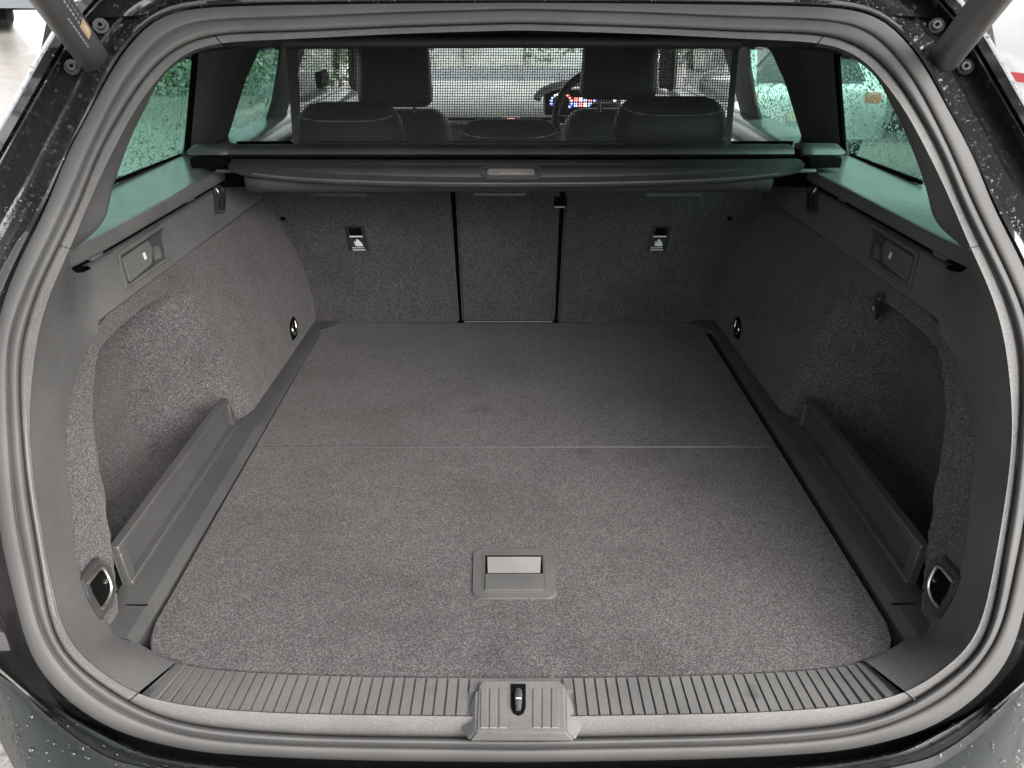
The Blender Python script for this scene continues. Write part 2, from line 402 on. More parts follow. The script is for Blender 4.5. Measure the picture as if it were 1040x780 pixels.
# ---- body flange and rain channel round the opening (painted, wet)
def jit(th, a): return a * math.sin(th * 9)
def ex(t, k=1.0): return .06 * k * sstep(math.radians(168), math.radians(190), t)
rows = [loop_row(lambda t: H(R0, t, .030)), loop_row(lambda t: Hm(R0, B1, .3, t, .020 + ex(t, .5))), loop_row(lambda t: Hm(R0, B1, .7, t, .018 + ex(t, .9))), loop_row(lambda t: H(B1, t, .022 + ex(t))),
        loop_row(lambda t: Hm(B1, B2, .10, t, .045 + ex(t))), loop_row(lambda t: Hm(B1, B2, .35, t, .055 + ex(t))), loop_row(lambda t: Hm(B1, B2, .42, t, .050 + ex(t))), loop_row(lambda t: Hm(B1, B2, .48, t, .056 + ex(t))), loop_row(lambda t: Hm(B1, B2, .86, t, .055 + ex(t))),
        loop_row(lambda t: Hm(B1, B2, .93, t, .035 + ex(t))), loop_row(lambda t: H(B2, t, .020 + ex(t))), loop_row(lambda t: Hm(B2, B3, .08, t, .018 + ex(t))), loop_row(lambda t: Hm(B2, B3, .2, t, .024 + ex(t))), loop_row(lambda t: Hm(B2, B3, .3, t, .008 + ex(t))), loop_row(lambda t: Hm(B2, B3, .75, t, -.004 + ex(t))), loop_row(lambda t: H(B3, t, .004 + ex(t)))]
last = rows[-1]; rows.append([p + Vector((.02 * (1 if p.x > 0 else -1) * (abs(p.x) > .3), .07, .012 * (p.z > .6))) for p in last])
body = sheet('body_flange', rows, M_PAINT, car, closed=True, sharp=38); part(body, 'wet gloss black painted rain channel around the boot opening')
drops('rain_drops', body, 7500, .0007, .0027, body, lambda p: p.z > .25, seed=3, power=3)
# ---- rubber seal
prof1 = [(0, .022), (.03, .010), (.12, .002), (.3, -.003), (.55, -.005), (.8, -.004), (.93, .000), (1, .007)]
prof2 = [(.05, .002), (.16, -.003), (.35, -.008), (.55, -.010), (.75, -.007), (.92, .0), (1, .010)]
rows = [loop_row(lambda t, a=a, o=o: Hm(R0, G1, a, t, o)) for a, o in prof1] + [loop_row(lambda t, a=a, o=o: Hm(G1, G2, a, t, o)) for a, o in prof2]
seal = sheet('boot_seal', rows, M_SEAL, car, closed=True); part(seal, 'double-beaded grey rubber seal')
# ---- trims: header, upper pillars, side panels, sill
def deg(x, y): return math.atan2(CY - y, x - CX) % (2 * math.pi)
TH_HEAD, TH_SIDE, TH_SILL = deg(223, 42), deg(69, 252), deg(138, 706)
G = math.radians(.06)
lip = [(0, .014), (.10, .004), (.35, .001), (.7, .002), (.88, -.001), (.97, -.001), (1, .002)]
# header
rows = []
for a, o in lip:
    left = [lx(Hm(G2, R3, a, t, o)) for t in thetas(TOP, TH_HEAD - G, 40)]; left[0].x = 0
    rows.append(mir(left[1:])[::-1] + left)
rows.append([p + Vector((0, .03, .006)) for p in rows[-1]]); rows.append([p + Vector((0, .06, .02)) for p in rows[-1]])
sheet('header_trim', rows, M_TRIM, car, sharp=60)
# upper pillar trims
R4 = ringfun([(300,44),(227,47.5),(208,50),(192,57),(178,66),(163,80),(144,117),(135,135),(117,183),(111,206),(108,220),(98,234),(79,250),(60,265)], .8)
for side in (0, 1):
    rows = []
    ts = thetas(TH_HEAD + G, TH_SIDE - G, 44)
    for a, o in lip: rows.append([Hm(G2, R3, a, t, o) for t in ts])
    for a, o in ((.08, .012), (.35, .038), (.7, .066), (.92, .082), (1, .094)): rows.append([Hm(R3, R4, a, t, o) for t in ts])
    rows.append([p + Vector((-.02, .012, 0)) for p in rows[-1]]); rows.append([p + Vector((-.06, .0, 0)) for p in rows[-1]])
    if side: rows = [mir(r) for r in rows]
    sheet('pillar_trim', rows, M_TRIM, car, sharp=50)
# side panels (lower pillar + upper side panel as one moulding)
K = ringfun([(79,250),(88,266),(95,305),(101,337),(93,348),(84,363),(73,398),(67,431),(66,458),(70,500),(75,548),(81,581),(94,615),(108,633),(123,646),(164,669),(190,676)], .7)
def K3(th):
    q = K(th); p = onW(q.x, q.y)
    return p if p.z > .006 else onZ(q.x, q.y, .006)
TS = thetas(TH_SIDE + G, TH_SILL - G, 90)
KP = [K3(t) for t in TS]
iB = min(range(len(TS)), key=lambda i: abs(K3(TS[i]).z - .333) if TS[i] < math.radians(180) else 9)
ZB_TOP = .396
side_trims = []
for side in (0, 1):
    V = []; Fc = []
    rowsA = []
    for i, t in enumerate(TS):
        r = [Hm(G2, R3, a, t, o) for a, o in lip]
        a0 = r[-1]; k = KP[i].copy()
        if i < iB: k.z = min(k.z, lerp(ZB_TOP, .333, i / iB)); k.z = lerp(ZB_TOP, .333, i / iB); k.x = -Wnear(k.z)
        fb = 1 - sstep(iB - 2, iB + 14, i); ctl = lerp(lerp(a0, k, .5), k + Vector((0, -.075, 0)), fb)
        for s in (.05, .2, .4, .6, .8, .93): r.append(a0 * (1 - s) ** 2 + ctl * 2 * s * (1 - s) + k * s * s)
        r.append(k)
        rowsA.append(r)
    ncol = len(rowsA[0])
    rows_all = []
    for i, r in enumerate(rowsA):
        k = r[-1]
        if i <= iB:
            ext = []
            for q in range(1, 25):
                Y = lerp(k.y, 1.99, q / 24); ext.append(Vector((-Wnear(k.z), Y, k.z)))
            rows_all.append(r + ext)
        else: rows_all.append(r)
    idx = []
    for r in rows_all:
        idx.append(list(range(len(V), len(V) + len(r)))); V += r
    for i in range(len(rows_all) - 1):
        m = min(len(rows_all[i]), len(rows_all[i + 1]))
        for j in range(m - 1): Fc.append((idx[i][j], idx[i][j + 1], idx[i + 1][j + 1], idx[i + 1][j]))
    # tucked edge along the carpet
    edge = [rows_all[iB][j] for j in range(len(rows_all[iB]) - 1, ncol - 1, -1)] + [rows_all[i][-1] for i in range(iB + 1, len(rows_all))]
    e_idx = [idx[iB][j] for j in range(len(rows_all[iB]) - 1, ncol - 1, -1)] + [idx[i][-1] for i in range(iB + 1, len(rows_all))]
    nb = len(rows_all[iB]) - ncol
    t1 = []
    for q, p in enumerate(edge):
        flat = p.z < .012
        if q < nb: d = Vector((-.004, 0, -.005))
        elif flat: d = Vector((.002, .006, -.004))
        else: d = Vector((-.005, .006, -.002))
        V.append(p + d); t1.append(len(V) - 1)
    t2 = []
    for q, p in enumerate(edge):
        d = Vector((-.022, .004, -.006)) if p.z >= .012 else Vector((.002, .008, -.025))
        V.append(p + d); t2.append(len(V) - 1)
    for q in range(len(edge) - 1):
        Fc.append((e_idx[q], e_idx[q + 1], t1[q + 1], t1[q])); Fc.append((t1[q], t1[q + 1], t2[q + 1], t2[q]))
    # rolled upper edge of the side panel, under the ledge slot
    top = rows_all[0][ncol - 1:]; ti = idx[0][ncol - 1:]
    u1 = []
    for p in top: V.append(p + Vector((-.006, 0, .004))); u1.append(len(V) - 1)
    u2 = []
    for p in top: V.append(p + Vector((-.03, 0, .001))); u2.append(len(V) - 1)
    for q in range(len(top) - 1): Fc.append((ti[q + 1], ti[q], u1[q], u1[q + 1])); Fc.append((u1[q + 1], u1[q], u2[q], u2[q + 1]))
    if side: V = mir(V)
    side_trims.append(mesh('side_trim', V, Fc, M_TRIM, car, True, 50))
ST = side_trims
part(ST[0], 'grained grey plastic side panel, brightly lit'); part(ST[1], 'grained grey plastic side panel in shadow')
# sill
rows = []
SX = lambda q: q
for a, o in [(0, .016), (.12, .006), (.4, .004), (.8, .003), (.95, .003), (1, .006)]:
    left = [lx(Hm(G2, R3, a, t, o)) for t in thetas(TH_SILL + G, BOT, 50)]; left[-1].x = 0
    rows.append(left + mir(left[:-1])[::-1])
E = catmull([(162,668),(200,676.5),(250,681.5),(330,685),(420,687),(530,687.5)], 60)
EW = [onZ(p.x, p.y, 0) for p in E]
def edgeY(X):
    X = -abs(X)
    for a, b in zip(EW, EW[1:]):
        if a.x <= X <= b.x: return lerp(a.y, b.y, (X - a.x) / (b.x - a.x))
    return EW[0].y if X < EW[0].x else EW[-1].y
front = rows[-1]
tb = [Vector((p.x * .985, edgeY(p.x * .985) + .002, -.001)) for p in front]
SILLZ = -.001
rows.append([lerp(p, q, .02) + Vector((0, 0, -.0038)) for p, q in zip(front, tb)])
rows.append([lerp(p, q, .5) + Vector((0, 0, -.0038)) for p, q in zip(front, tb)])
tb = [p + Vector((0, 0, -.0035)) for p in tb]
rows.append(tb); rows.append([p + Vector((0, .002, -.03)) for p in tb])
sill = sheet('sill_trim', rows, M_SILL, car, sharp=60); part(sill, 'ribbed grey plastic loading sill')
frontline = sorted(((p.x, p.y, p.z) for p in front))
def fl(X):
    for a, b in zip(frontline, frontline[1:]):
        if a[0] <= X <= b[0]:
            t = (X - a[0]) / max(1e-6, b[0] - a[0]); return lerp(a[1], b[1], t), lerp(a[2], b[2], t)
    q = frontline[0] if X < 0 else frontline[-1]; return q[1], q[2]
pitch = .0134; rw = .0118
for s in (-1, 1):
    for k in range(29):
        Xc = s * (.058 + k * pitch)
        if abs(Xc) > .437: continue
        y0, z0 = fl(Xc); y1 = edgeY(Xc); y0 += .0006; y1 -= .001
        if abs(Xc) < .066: y0 = lerp(y0, y1, .62)
        V = []
        for (yy, zz) in ((y0, z0), (y1, -.001)):
            V += [Vector((Xc - rw / 2, yy, zz - .006)), Vector((Xc - rw / 2 + .0005, yy, zz - .0002)), Vector((Xc + rw / 2 - .0005, yy, zz - .0002)), Vector((Xc + rw / 2, yy, zz - .006))]
        mesh('rib', V, [(0, 1, 5, 4), (1, 2, 6, 5), (2, 3, 7, 6), (0, 3, 2, 1), (4, 5, 6, 7), (0, 4, 7, 3)], M_SILL, sill, False)
# latch cover in the middle of the sill
def Zp(pts, z): return [onZ(x, y, z) for x, y in pts]
V0 = Zp([(484, 695), (575, 695), (592, 731), (584, 747), (476, 747), (468, 731)], .0)
V1 = Zp([(490, 690.5), (569, 690.5), (574, 697), (575.2, 743.5), (482.8, 743.5), (485, 697)], .0085)
lc = bmesh.new(); a = [lc.verts.new(p + Vector((0, 0, -.008))) for p in V0]; c = [lc.verts.new(p) for p in V1]; lc.faces.new(c)
for i in range(6): lc.faces.new((a[i], a[(i + 1) % 6], c[(i + 1) % 6], c[i]))
bmesh.ops.bevel(lc, geom=[e for e in lc.edges], offset=.0025, segments=2, affect='EDGES', clamp_overlap=True)
lcov = frombm('latch_cover', lc, M_SILL, sill)
for xc in (492, 501, 510.5, 545, 554.5, 564):
    P = Zp([(xc - 3.6, 699), (xc + 3.6, 699), (xc + 3.9, 739), (xc - 3.9, 739)], .0098)
    prism('latch_cover_rib', P, .003, M_SILL, sill, .0006, 1)
P = [Vector(p) for p in Zp([(519, 694.5), (534, 694.5), (534, 718), (531.5, 724), (526.5, 726.5), (521.5, 724), (519, 718)], .0102)]
prism('latch_slot', P, .0012, M_BLACK, sill)
tube('striker', [onZ(526.5, 701, .004), onZ(526.5, 706, .0125), onZ(526.5, 715, .013), onZ(526.5, 721, .012)], [.0046, .0048, .0040, .003], M_RAIL, sill, 12)
tube('striker_pin', [onZ(524, 709, .0165), onZ(529.5, 709, .0165)], .0012, M_CHROME, sill, 8)
for sgn in (0, 1):
    P = [onZ(x, y, -.022) for x, y in ((116, 730), (168, 660), (182, 668), (148, 742))]
    prism('joint_light_stop', mir(P) if sgn else P, .01, M_BLACK, car)  # black strip under the sill joint, added to stop light leaking through

# ================================================================== SIDE CARPETS
def YK(z):
    pts = sorted((p.z, p.y) for p in KP[iB:] if p.z > .0065)
    if z <= pts[0][0]: return pts[0][1]
    for a, b in zip(pts, pts[1:]):
        if a[0] <= z <= b[0]: return lerp(a[1], b[1], (z - a[0]) / max(1e-6, b[0] - a[0]))
    return pts[-1][1]
def Wall(Y, z):
    f = sstep(1.5, 2.0, Y); base = Wnear(z) * (1 - f) + (.53 + 1.25 * z * z) * f
    bul = .012 * math.exp(-((Y - 1.62) / .18) ** 2) * math.exp(-((z - .14) / .12) ** 2)
    yn = .835 + .64 * z + .9 * max(0, z - .2) ** 2 * 6
    ztop = .268 + .01 * sstep(1.0, 1.2, Y)
    rec = (.10 + .06 * (1 - sstep(.06, .24, z))) * sstep(yn, yn + .012, Y) * (1 - sstep(1.28, 1.44, Y + .15 * (z - .15))) * (1 - sstep(ztop - .012, ztop + .03, z))
    return base - bul + rec
for side in (0, 1):
    rows = []
    ys = None
    for i in range(64):
        z = -.03 + (.352 + .03) * i / 63
        y0 = YK(z) - .003; r = []
        for q in range(130):
            s = q / 129
            Y = lerp(y0, 2.09, s ** 1.25)
            r.append(Vector((-(Wall(Y, z) + .004), Y, z)))
        rows.append(r)
    if side: rows = [mir(r) for r in rows]
    sc = sheet('side_carpet', rows, M_SIDE, car)
    part(sc, 'grey carpeted wheel arch side wall in shadow' if side else 'grey carpeted wheel arch side wall catching light')
    sg = 1 if side else -1
    def MM(pts): return mir(pts) if side else [Vector(p) for p in pts]
    # pocket floor
    mesh('pocket_floor', MM([Vector((-.53, .80, -.02)), Vector((-.74, .80, -.02)), Vector((-.74, 1.5, -.02)), Vector((-.53, 1.5, -.02))]), [(0, 1, 2, 3)], M_SIDE, car)
    # lashing eyes
    def wl(pts, inset): return MM([onW(x, y, inset) for x, y in pts])
    out = round_poly(wl([(84,588),(101,565),(113,577),(119,596),(115,613),(105,630),(92,609)], .007), .0022, 2)
    eye = prism('lashing_eye', out, .012, M_DARK, sc, .002)
    inn = round_poly(wl([(90,588.5),(102,574),(109,582),(113,597),(110,609),(104,618),(95,603)], .0076), .0015, 2)
    prism('eye_recess', inn, .002, M_BLACK, sc)
    ring = catmull(wl([(89.5,592),(95,584.5),(103,576.5),(109,584),(113,596),(110.5,608),(104,618)], .0105), 40)
    tube('chrome_ring', ring, .0025, M_CHROME, sc, 8)
    tube('eye_rivet', wl([(106,590),(107.5,591)], .009), .003, M_STEEL, sc, 8)
    def wr(pts, inset):
        return MM([onF(x, y, lambda p: abs(p.x) - (Wall(p.y, p.z) + .004 - inset)) for x, y in pts])
    prism('lashing_eye', round_poly(wr([(298.5,321),(302.5,328),(302,341),(298,346),(295.5,336),(295.5,328)], .003), .004), .004, M_BLACK, sc)
    tube('chrome_ring', catmull(wr([(299.5,326),(301,333),(299.3,340),(297,335),(297.4,329)], .004), 16), .0016, M_CHROME, sc, 6)
    # ------------------------------------------------ window ledge with slot
    lipp = [(-.70, .4115), (-.655, .4125), (-.648, .4135), (-.6452, .416), (-.6445, .420), (-.6445, .431), (-.6450, .4352), (-.6468, .4378)]
    topp = [(-.6468, .4378), (-.6495, .4390), (-.653, .4394), (-.66, .4399), (-.70, .4428), (-.75, .4462), (-.779, .448), (-.786, .4485)]
    Ys = [1.04, 1.1, 1.18, 1.25, 1.4, 1.6, 1.8, 2.0, 2.14]
    def lgrow(pr, Y): return MM([Vector((x - .012 * (1 - sstep(1.0, 1.2, Y)), Y, z)) for x, z in pr])
    lg = sheet('window_ledge', [lgrow(topp, Y) for Y in Ys], M_LEDGE, ST[side], sharp=60)  # top paler than the lip: window reflection partly put into its colour
    sheet('ledge_lip', [lgrow(lipp, Y) for Y in Ys], M_PILLAR, ST[side], sharp=60)
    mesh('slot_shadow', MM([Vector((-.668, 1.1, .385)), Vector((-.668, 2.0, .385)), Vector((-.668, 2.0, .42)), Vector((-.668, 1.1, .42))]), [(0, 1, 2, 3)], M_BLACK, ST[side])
    # slot clips
    for (x0, y0) in ((96, 257), (192, 200)):
        c = MM([onW(x0, y0, .001)])[0]; box('slot_clip', c + Vector((0, 0, -.003)), (.012, .035, .012), M_TRIM, ST[side], None, .004)
    # ------------------------------------------------ storage flap with hook
    bez = round_poly(wl([(119,257),(167,225.5),(174.5,261),(128,294.5)], .0035), .008)
    prism('flap_bezel', bez, .006, M_TRIM, ST[side], .002)
    groove = round_poly(wl([(122.5,259.5),(165,231.5),(171.5,260),(130.5,289)], .0040), .004)
    prism('flap_groove', groove, .002, M_DARK, ST[side])
    door = round_poly(wl([(124.5,262),(151,243.5),(155.5,254),(154,268),(132,286.5)], .0060), .005)
    prism('storage_flap', door, .004, M_TRIM, ST[side], .0012)
    tube('bezel_highlight', wl([(119.6,258),(128.2,293)], .0042), .0011, M_SILL, ST[side], 6)  # thin added beads imitate the highlights on bezel and flap edges
    tube('flap_highlight', wl([(125,262.5),(132,285.5)], .0064), .0009, M_SILL, ST[side], 6)
    tube('bezel_highlight', wl([(128.5,294),(173.5,262)], .0042), .0009, M_SILL, ST[side], 6)
    rec = wl([(153,242.5),(165,234.5),(171,260),(158,269)], .0046)
    prism('hook_recess', rec, .002, M_RAIL, ST[side])
    wallp = wl([(164,236),(169,234),(173,259),(168.5,261)], .006); prism('recess_wall', wallp, .003, M_SILL, ST[side])
    hook = wl([(158,250),(161.5,249),(165,262),(159.5,263)], .010); prism('bag_hook', round_poly(hook, .004), .008, M_SILL, ST[side], .0015)
    prism('lamp_symbol', wl([(145,257.5),(147,256),(149.5,262),(147.5,264)], .0066), .0006, M_WHITE, ST[side])
    # chrome hook near the seats
    for k, dx in enumerate((0, 6.5)):
        pts = [(219 + dx, 191), (222 + dx * .8, 196), (223.5 + dx * .7, 205), (222.5 + dx * .7, 214)]
        tube('hook_prong', catmull(wl(pts, .006), 10), .0028, M_STEEL, ST[side], 8)
    prism('hook_plate', round_poly(wl([(217, 188), (229, 188), (229, 216), (219, 218)], .003), .004), .003, M_DARK, ST[side], .001)
    # ------------------------------------------------ rail and divider beside the floor
    Ya, Yb, Yc = .79, 1.40, 1.93
    ri = .5035 if side == 0 else .509
    rows = []
    for Y in [Ya, .9, 1.0, 1.2, 1.36, Yb, Yb + .03, 1.6, 1.8, Yc]:
        wide = 1 - sstep(1.36, 1.44, Y); xo = lerp(.533, .556, wide); zt = lerp(.006, .011, wide)
        rows.append(MM([Vector((-ri, Y, -.03)), Vector((-ri, Y, -.001)), Vector((-ri - .004, Y, zt * .4)), Vector((-ri - .012, Y, zt)), Vector((-lerp(ri + .012, xo, .5), Y, zt + .001)), Vector((-xo, Y, zt + .002)), Vector((-xo - .012, Y, zt + .001)), Vector((-xo - .02, Y, -.03))]))
    rail = sheet('floor_rail', rows, M_RAIL, car, sharp=30)
    c = MM([Vector((-.535, .853, .0118))])[0]; box('rail_joint', c, (.044, .0022, .0012), M_BLACK, rail, None, 0)
    # divider
    def fence_pt(Y, u, z): return Vector((-(.553 + .08 * (z - .01) + u), Y, z))
    Yf0, Yf1 = .895, 1.385
    bmf = bmesh.new()
    def hexa(bm, P):
        v = [bm.verts.new(p) for p in P]
        for f in ((0, 1, 2, 3), (7, 6, 5, 4), (0, 4, 5, 1), (1, 5, 6, 2), (2, 6, 7, 3), (3, 7, 4, 0)): bm.faces.new([v[i] for i in f])
    def slab(bm, ya, yb, za, zb, u0, u1, sa=0, sb=0):
        P = [fence_pt(ya + sa * za, u0, za), fence_pt(yb - sb * za, u0, za), fence_pt(yb - sb * zb, u0, zb), fence_pt(ya + sa * zb, u0, zb)]
        Q = [fence_pt(ya + sa * za, u1, za), fence_pt(yb - sb * za, u1, za), fence_pt(yb - sb * zb, u1, zb), fence_pt(ya + sa * zb, u1, zb)]
        hexa(bm, MM(P + Q))
    slab(bmf, Yf0, Yf1, .004, .076, .0095, .0145, .0, .25)
    dv = frombm('side_divider', bmf, M_RAIL, rail); md = dv.modifiers.new('b', 'BEVEL'); md.width = .002; md.segments = 2
    for (ya, yb, za, zb, sb, nm) in ((Yf0, Yf1, .065, .078, .25, 'divider_rim'), (Yf0, Yf1, .004, .019, .25, 'divider_rim'), (Yf1 - .024, Yf1, .0185, .0655, .25, 'divider_post'), (Yf0, Yf0 + .02, .0185, .0655, 0, 'divider_post')):
        bmf = bmesh.new(); slab(bmf, ya, yb, za, zb, -.003 if zb < .02 else 0, .015 if za > .05 else .0105, 0, sb)
        o = frombm(nm, bmf, M_RAIL, rail); md = o.modifiers.new('b', 'BEVEL'); md.width = .0018; md.segments = 2
    # plastic corner piece at the seat end of the floor
    cpnt = MM([Vector((-.535, 1.985, .006)), Vector((-.47, 1.985, .004)), Vector((-.475, 1.955, .004)), Vector((-.49, 1.925, .004)), Vector((-.51, 1.905, .004)), Vector((-.535, 1.895, .006))])
    prism('corner_cap', cpnt, .012, M_RAIL, rail, .002)
# right side only: small turn knob on the carpet
def wR(pts, inset): return [onF(x, y, lambda p: abs(p.x) - (Wall(p.y, p.z) + .004 - inset)) for x, y in pts]
kn = prism('turn_knob', round_poly(wR([(891, 303), (897, 303), (898.5, 316), (893, 328), (889.5, 325)], .010), .006), .012, M_DARK, ST[1], .003)
tube('knob_ridge', catmull(wR([(893.5, 304), (896.5, 312), (895.5, 320), (891.5, 327)], .011), 10), .0016, M_TRIM, ST[1], 6)
tube('knob_ridge', catmull(wR([(891.5, 304), (891.5, 314), (890, 325)], .011), 10), .0014, M_TRIM, ST[1], 6)
prism('knob_arrow', wR([(886, 311), (889, 313), (888.5, 316), (886.5, 315)], .0012), .001, M_GREYPRINT, ST[1])

# ================================================================== BOOT FLOOR (lifts out)
fl_ = thing('boot_floor_board', 'grey carpeted folding boot floor board lying flat between the side rails', 'boot floor', (-.003, 1.35, 0))
XL0, XL1, XR0, XR1 = -.497, -.507, .499, .497
Ybk = 1.976
def flx(Y, s): t = (Y - .78) / (Ybk - .78); return lerp(XL0, XL1, t) if s < 0 else lerp(XR0, XR1, t)
def seamY(): return onZ(520, 453.5, 0).y
YS = seamY()
# rear board outline (towards the sill): curved front edge with rounded corners
Eall = EW + mir(EW[:-1])[::-1]
fe = [p.copy() for p in Eall if -.462 < p.x < .462]
for p in fe: p.y += .004
nearL = [Vector((flx(.85, -1), YS - .0021, 0)), Vector((flx(.83, -1), .83, 0)), Vector((-.490, .80, 0)), Vector((-.478, fe[0].y + .004, 0))]
nearR = [Vector((.478, fe[-1].y + .004, 0)), Vector((.492, .80, 0)), Vector((flx(.83, 1), .83, 0)), Vector((flx(.85, 1), YS - .0021, 0))]
nearL[0].x = flx(YS, -1); nearR[-1].x = flx(YS, 1)
def board(name, outline, label):
    bm = bmesh.new(); n = len(outline)
    top = [bm.verts.new(p) for p in outline]; bot = [bm.verts.new(p + Vector((0, 0, -.018))) for p in outline]
    f = bm.faces.new(top); bm.faces.new(bot[::-1])
    for i in range(n): bm.faces.new((top[i], bot[i], bot[(i + 1) % n], top[(i + 1) % n]))
    bmesh.ops.bevel(bm, geom=list(f.edges), offset=.0022, segments=2, affect='EDGES', clamp_overlap=True)
    return part(frombm(name, bm, M_FLOOR, fl_, True, 30), label)
hx0, hx1 = onZ(481, 582, 0).x, onZ(565, 582, 0).x
board('carpet_panel', nearL + fe + nearR, 'rear floor panel with pull handle')
backO = [Vector((flx(YS, 1), YS + .0021, 0)), Vector((.495, 1.93, 0)), Vector((.468, Ybk, 0)), Vector((-.472, Ybk, 0)), Vector((-.505, 1.91, 0)), Vector((flx(YS, -1), YS + .0021, 0))]
board('carpet_panel', backO, 'front floor panel next to the seats')
tube('seam_piping', [Vector((flx(YS, -1) + .01, YS, -.0013)), Vector((flx(YS, 1) - .01, YS, -.0013))], .0011, M_RAIL, fl_, 6)
# handle
hp = round_poly(Zp([(481, 557), (563.5, 557), (565.5, 607), (480, 607)], .003), .012, 5)
# frame with opening: ring of quads between outer outline and inner outline
def framed(name, outer, inner, z_in, mat, parent, depth=.004):
    bm = bmesh.new(); n = len(outer); assert len(inner) == n
    o1 = [bm.verts.new(p) for p in outer]; i1 = [bm.verts.new(p) for p in inner]; o0 = [bm.verts.new(p + Vector((0, 0, -depth))) for p in outer]; i0 = [bm.verts.new(p + Vector((0, 0, -z_in))) for p in inner]
    for k in range(n):
        q = (k + 1) % n
        bm.faces.new((o1[k], o1[q], i1[q], i1[k])); bm.faces.new((o0[k], o0[q], o1[q], o1[k])); bm.faces.new((i1[k], i1[q], i0[q], i0[k]))
    return frombm(name, bm, mat, parent, True, 30)
M_HANDLE = plastic('handle_plastic', .07, .42, 700, .15)
M_HPALE = plastic('handle_recess_plastic', .18, .45, 0)
hd = prism('pull_handle', hp, .008, M_HANDLE, fl_, .0025)
fo = round_poly(Zp([(490.5, 561.5), (554.5, 561.5), (556.5, 601.5), (489.5, 601.5)], .0036), .003, 3)
fi = round_poly(Zp([(493, 563), (552, 563), (554, 600), (492, 600)], .0036), .003, 3)
framed('handle_groove', fo, fi, .002, M_HANDLE, hd, .002)
# recess laid flat on the handle: pale panel, black plate painting its shaded sides
rz = .0042
sc_ = Zp([(493, 563.5), (551.5, 563.5), (551.5, 582.5), (493, 582.5)], rz)
prism('handle_recess', Zp([(493, 564), (551, 564), (551.5, 582.5), (493, 582.5)], rz), .001, M_BLACK, hd)
prism('recess_panel', Zp([(495, 565.5), (549.5, 565.5), (548.5, 581.5), (495.5, 581.5)], rz + .0006), .001, M_HPALE, hd)
prism('grip_flap', Zp([(492.5, 582), (553, 582), (553.5, 599), (492, 599)], .0056), .003, M_HANDLE, hd, .0012)

# ================================================================== REAR SEATS (boot side) and headrests
rs_ = thing('rear_seat', 'black split-folding rear seat with carpeted back and three headrests', 'car seat', (0, 2.2, -.3))
def seat_panel(label, pts, thick=.05, mat=M_SEATC):
    P = round_poly([onS(x, y) for x, y in pts], .014, 3)
    o = prism('seat_back', P, thick, mat, rs_, .006, 3); return part(o, label)
sl = seat_panel('left seat back seen from the boot', [(250, 180), (455.5, 182), (466, 329), (312, 331), (296, 262), (282, 232)])
sm = seat_panel('narrow middle seat back', [(461.5, 182), (569.5, 182), (563.5, 327.5), (469.3, 327.5)])
sr = seat_panel('right seat back seen from the boot', [(575.5, 182), (796, 180), (768, 232), (752, 262), (722, 331), (566.5, 329)])
# dark structure behind the gaps
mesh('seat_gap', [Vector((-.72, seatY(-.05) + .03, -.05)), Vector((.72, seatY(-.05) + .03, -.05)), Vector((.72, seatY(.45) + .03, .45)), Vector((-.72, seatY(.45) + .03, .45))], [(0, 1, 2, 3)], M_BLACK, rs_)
tube('panel_edging', [onS(472, 326.8, .002), onS(561, 326.8, .002)], .0022, M_SILL, sm, 6)
for (xa, xb, y, pr) in ((481, 534, 197.5, sm), (657, 712, 198, sr), (318, 372, 198, sl)):
    prism('tether_slot', [onS(xa, y - 1.3, .002), onS(xb, y - 1.3, .002), onS(xb, y + 1.3, .002), onS(xa, y + 1.3, .002)], .002, M_RAIL, pr)
prism('release_catch', [onS(563, 200, .003), onS(575, 200, .003), onS(575, 211, .003), onS(562, 211, .003)], .004, M_BLACK, sm)
prism('catch_edge', [onS(563, 209.5, .005), onS(574, 209.5, .005), onS(574, 211, .005), onS(563, 211, .005)], .002, M_GREYPRINT, sm)
for cx, pr, sk in ((362, sl, 2.5), (669.5, sr, -3.5)):
    def q(x, y, o=.004): return onS(cx + x + sk * (y - 242) / 13, y, o)
    prism('anchor_label', [q(-10, 229), q(10, 229), q(10.5, 255), q(-10.5, 255)], .004, M_GLOSSBLACK, pr, .0015)
    prism('label_window', [q(-6, 231.5, .0052), q(6.5, 231.5, .0052), q(6.5, 239, .0052), q(-6, 239, .0052)], .002, M_BLACK, pr)
    prism('label_line', [q(-6.5, 239.6, .006), q(6.5, 239.6, .006), q(6.5, 240.9, .006), q(-6.5, 240.9, .006)], .001, M_WHITE, pr)
    prism('child_seat_symbol', [q(-2.5, 249.5, .006), q(-.5, 243.2, .006), q(1.2, 243.2, .006), q(4.6, 247, .006), q(5.4, 249.8, .006), q(2, 250.2, .006)], .001, M_WHITE, pr)
    prism('child_seat_symbol', [q(-3.5, 245.5, .006), q(-2, 244.5, .006), q(-1.4, 246, .006), q(-3, 249.5, .006)], .001, M_GREYPRINT, pr)
    prism('label_print', [q(-6, 251, .006), q(6, 251, .006), q(6, 252, .006), q(-6, 252, .006)], .001, M_GREYPRINT, pr)
    prism('label_print', [q(-6, 253, .006), q(7, 253, .006), q(7, 254.4, .006), q(-6, 254.4, .006)], .001, M_GREYPRINT, pr)
for (x, y) in ((287, 222), (741, 222)):
    prism('seat_clip', [onS(x - 3, y - 1.5, .004), onS(x + 2, y - 2, .004), onS(x + 3, y + 1.5, .004), onS(x - 1, y + 2.5, .004)], .003, M_BLACK, sl if x < 500 else sr)
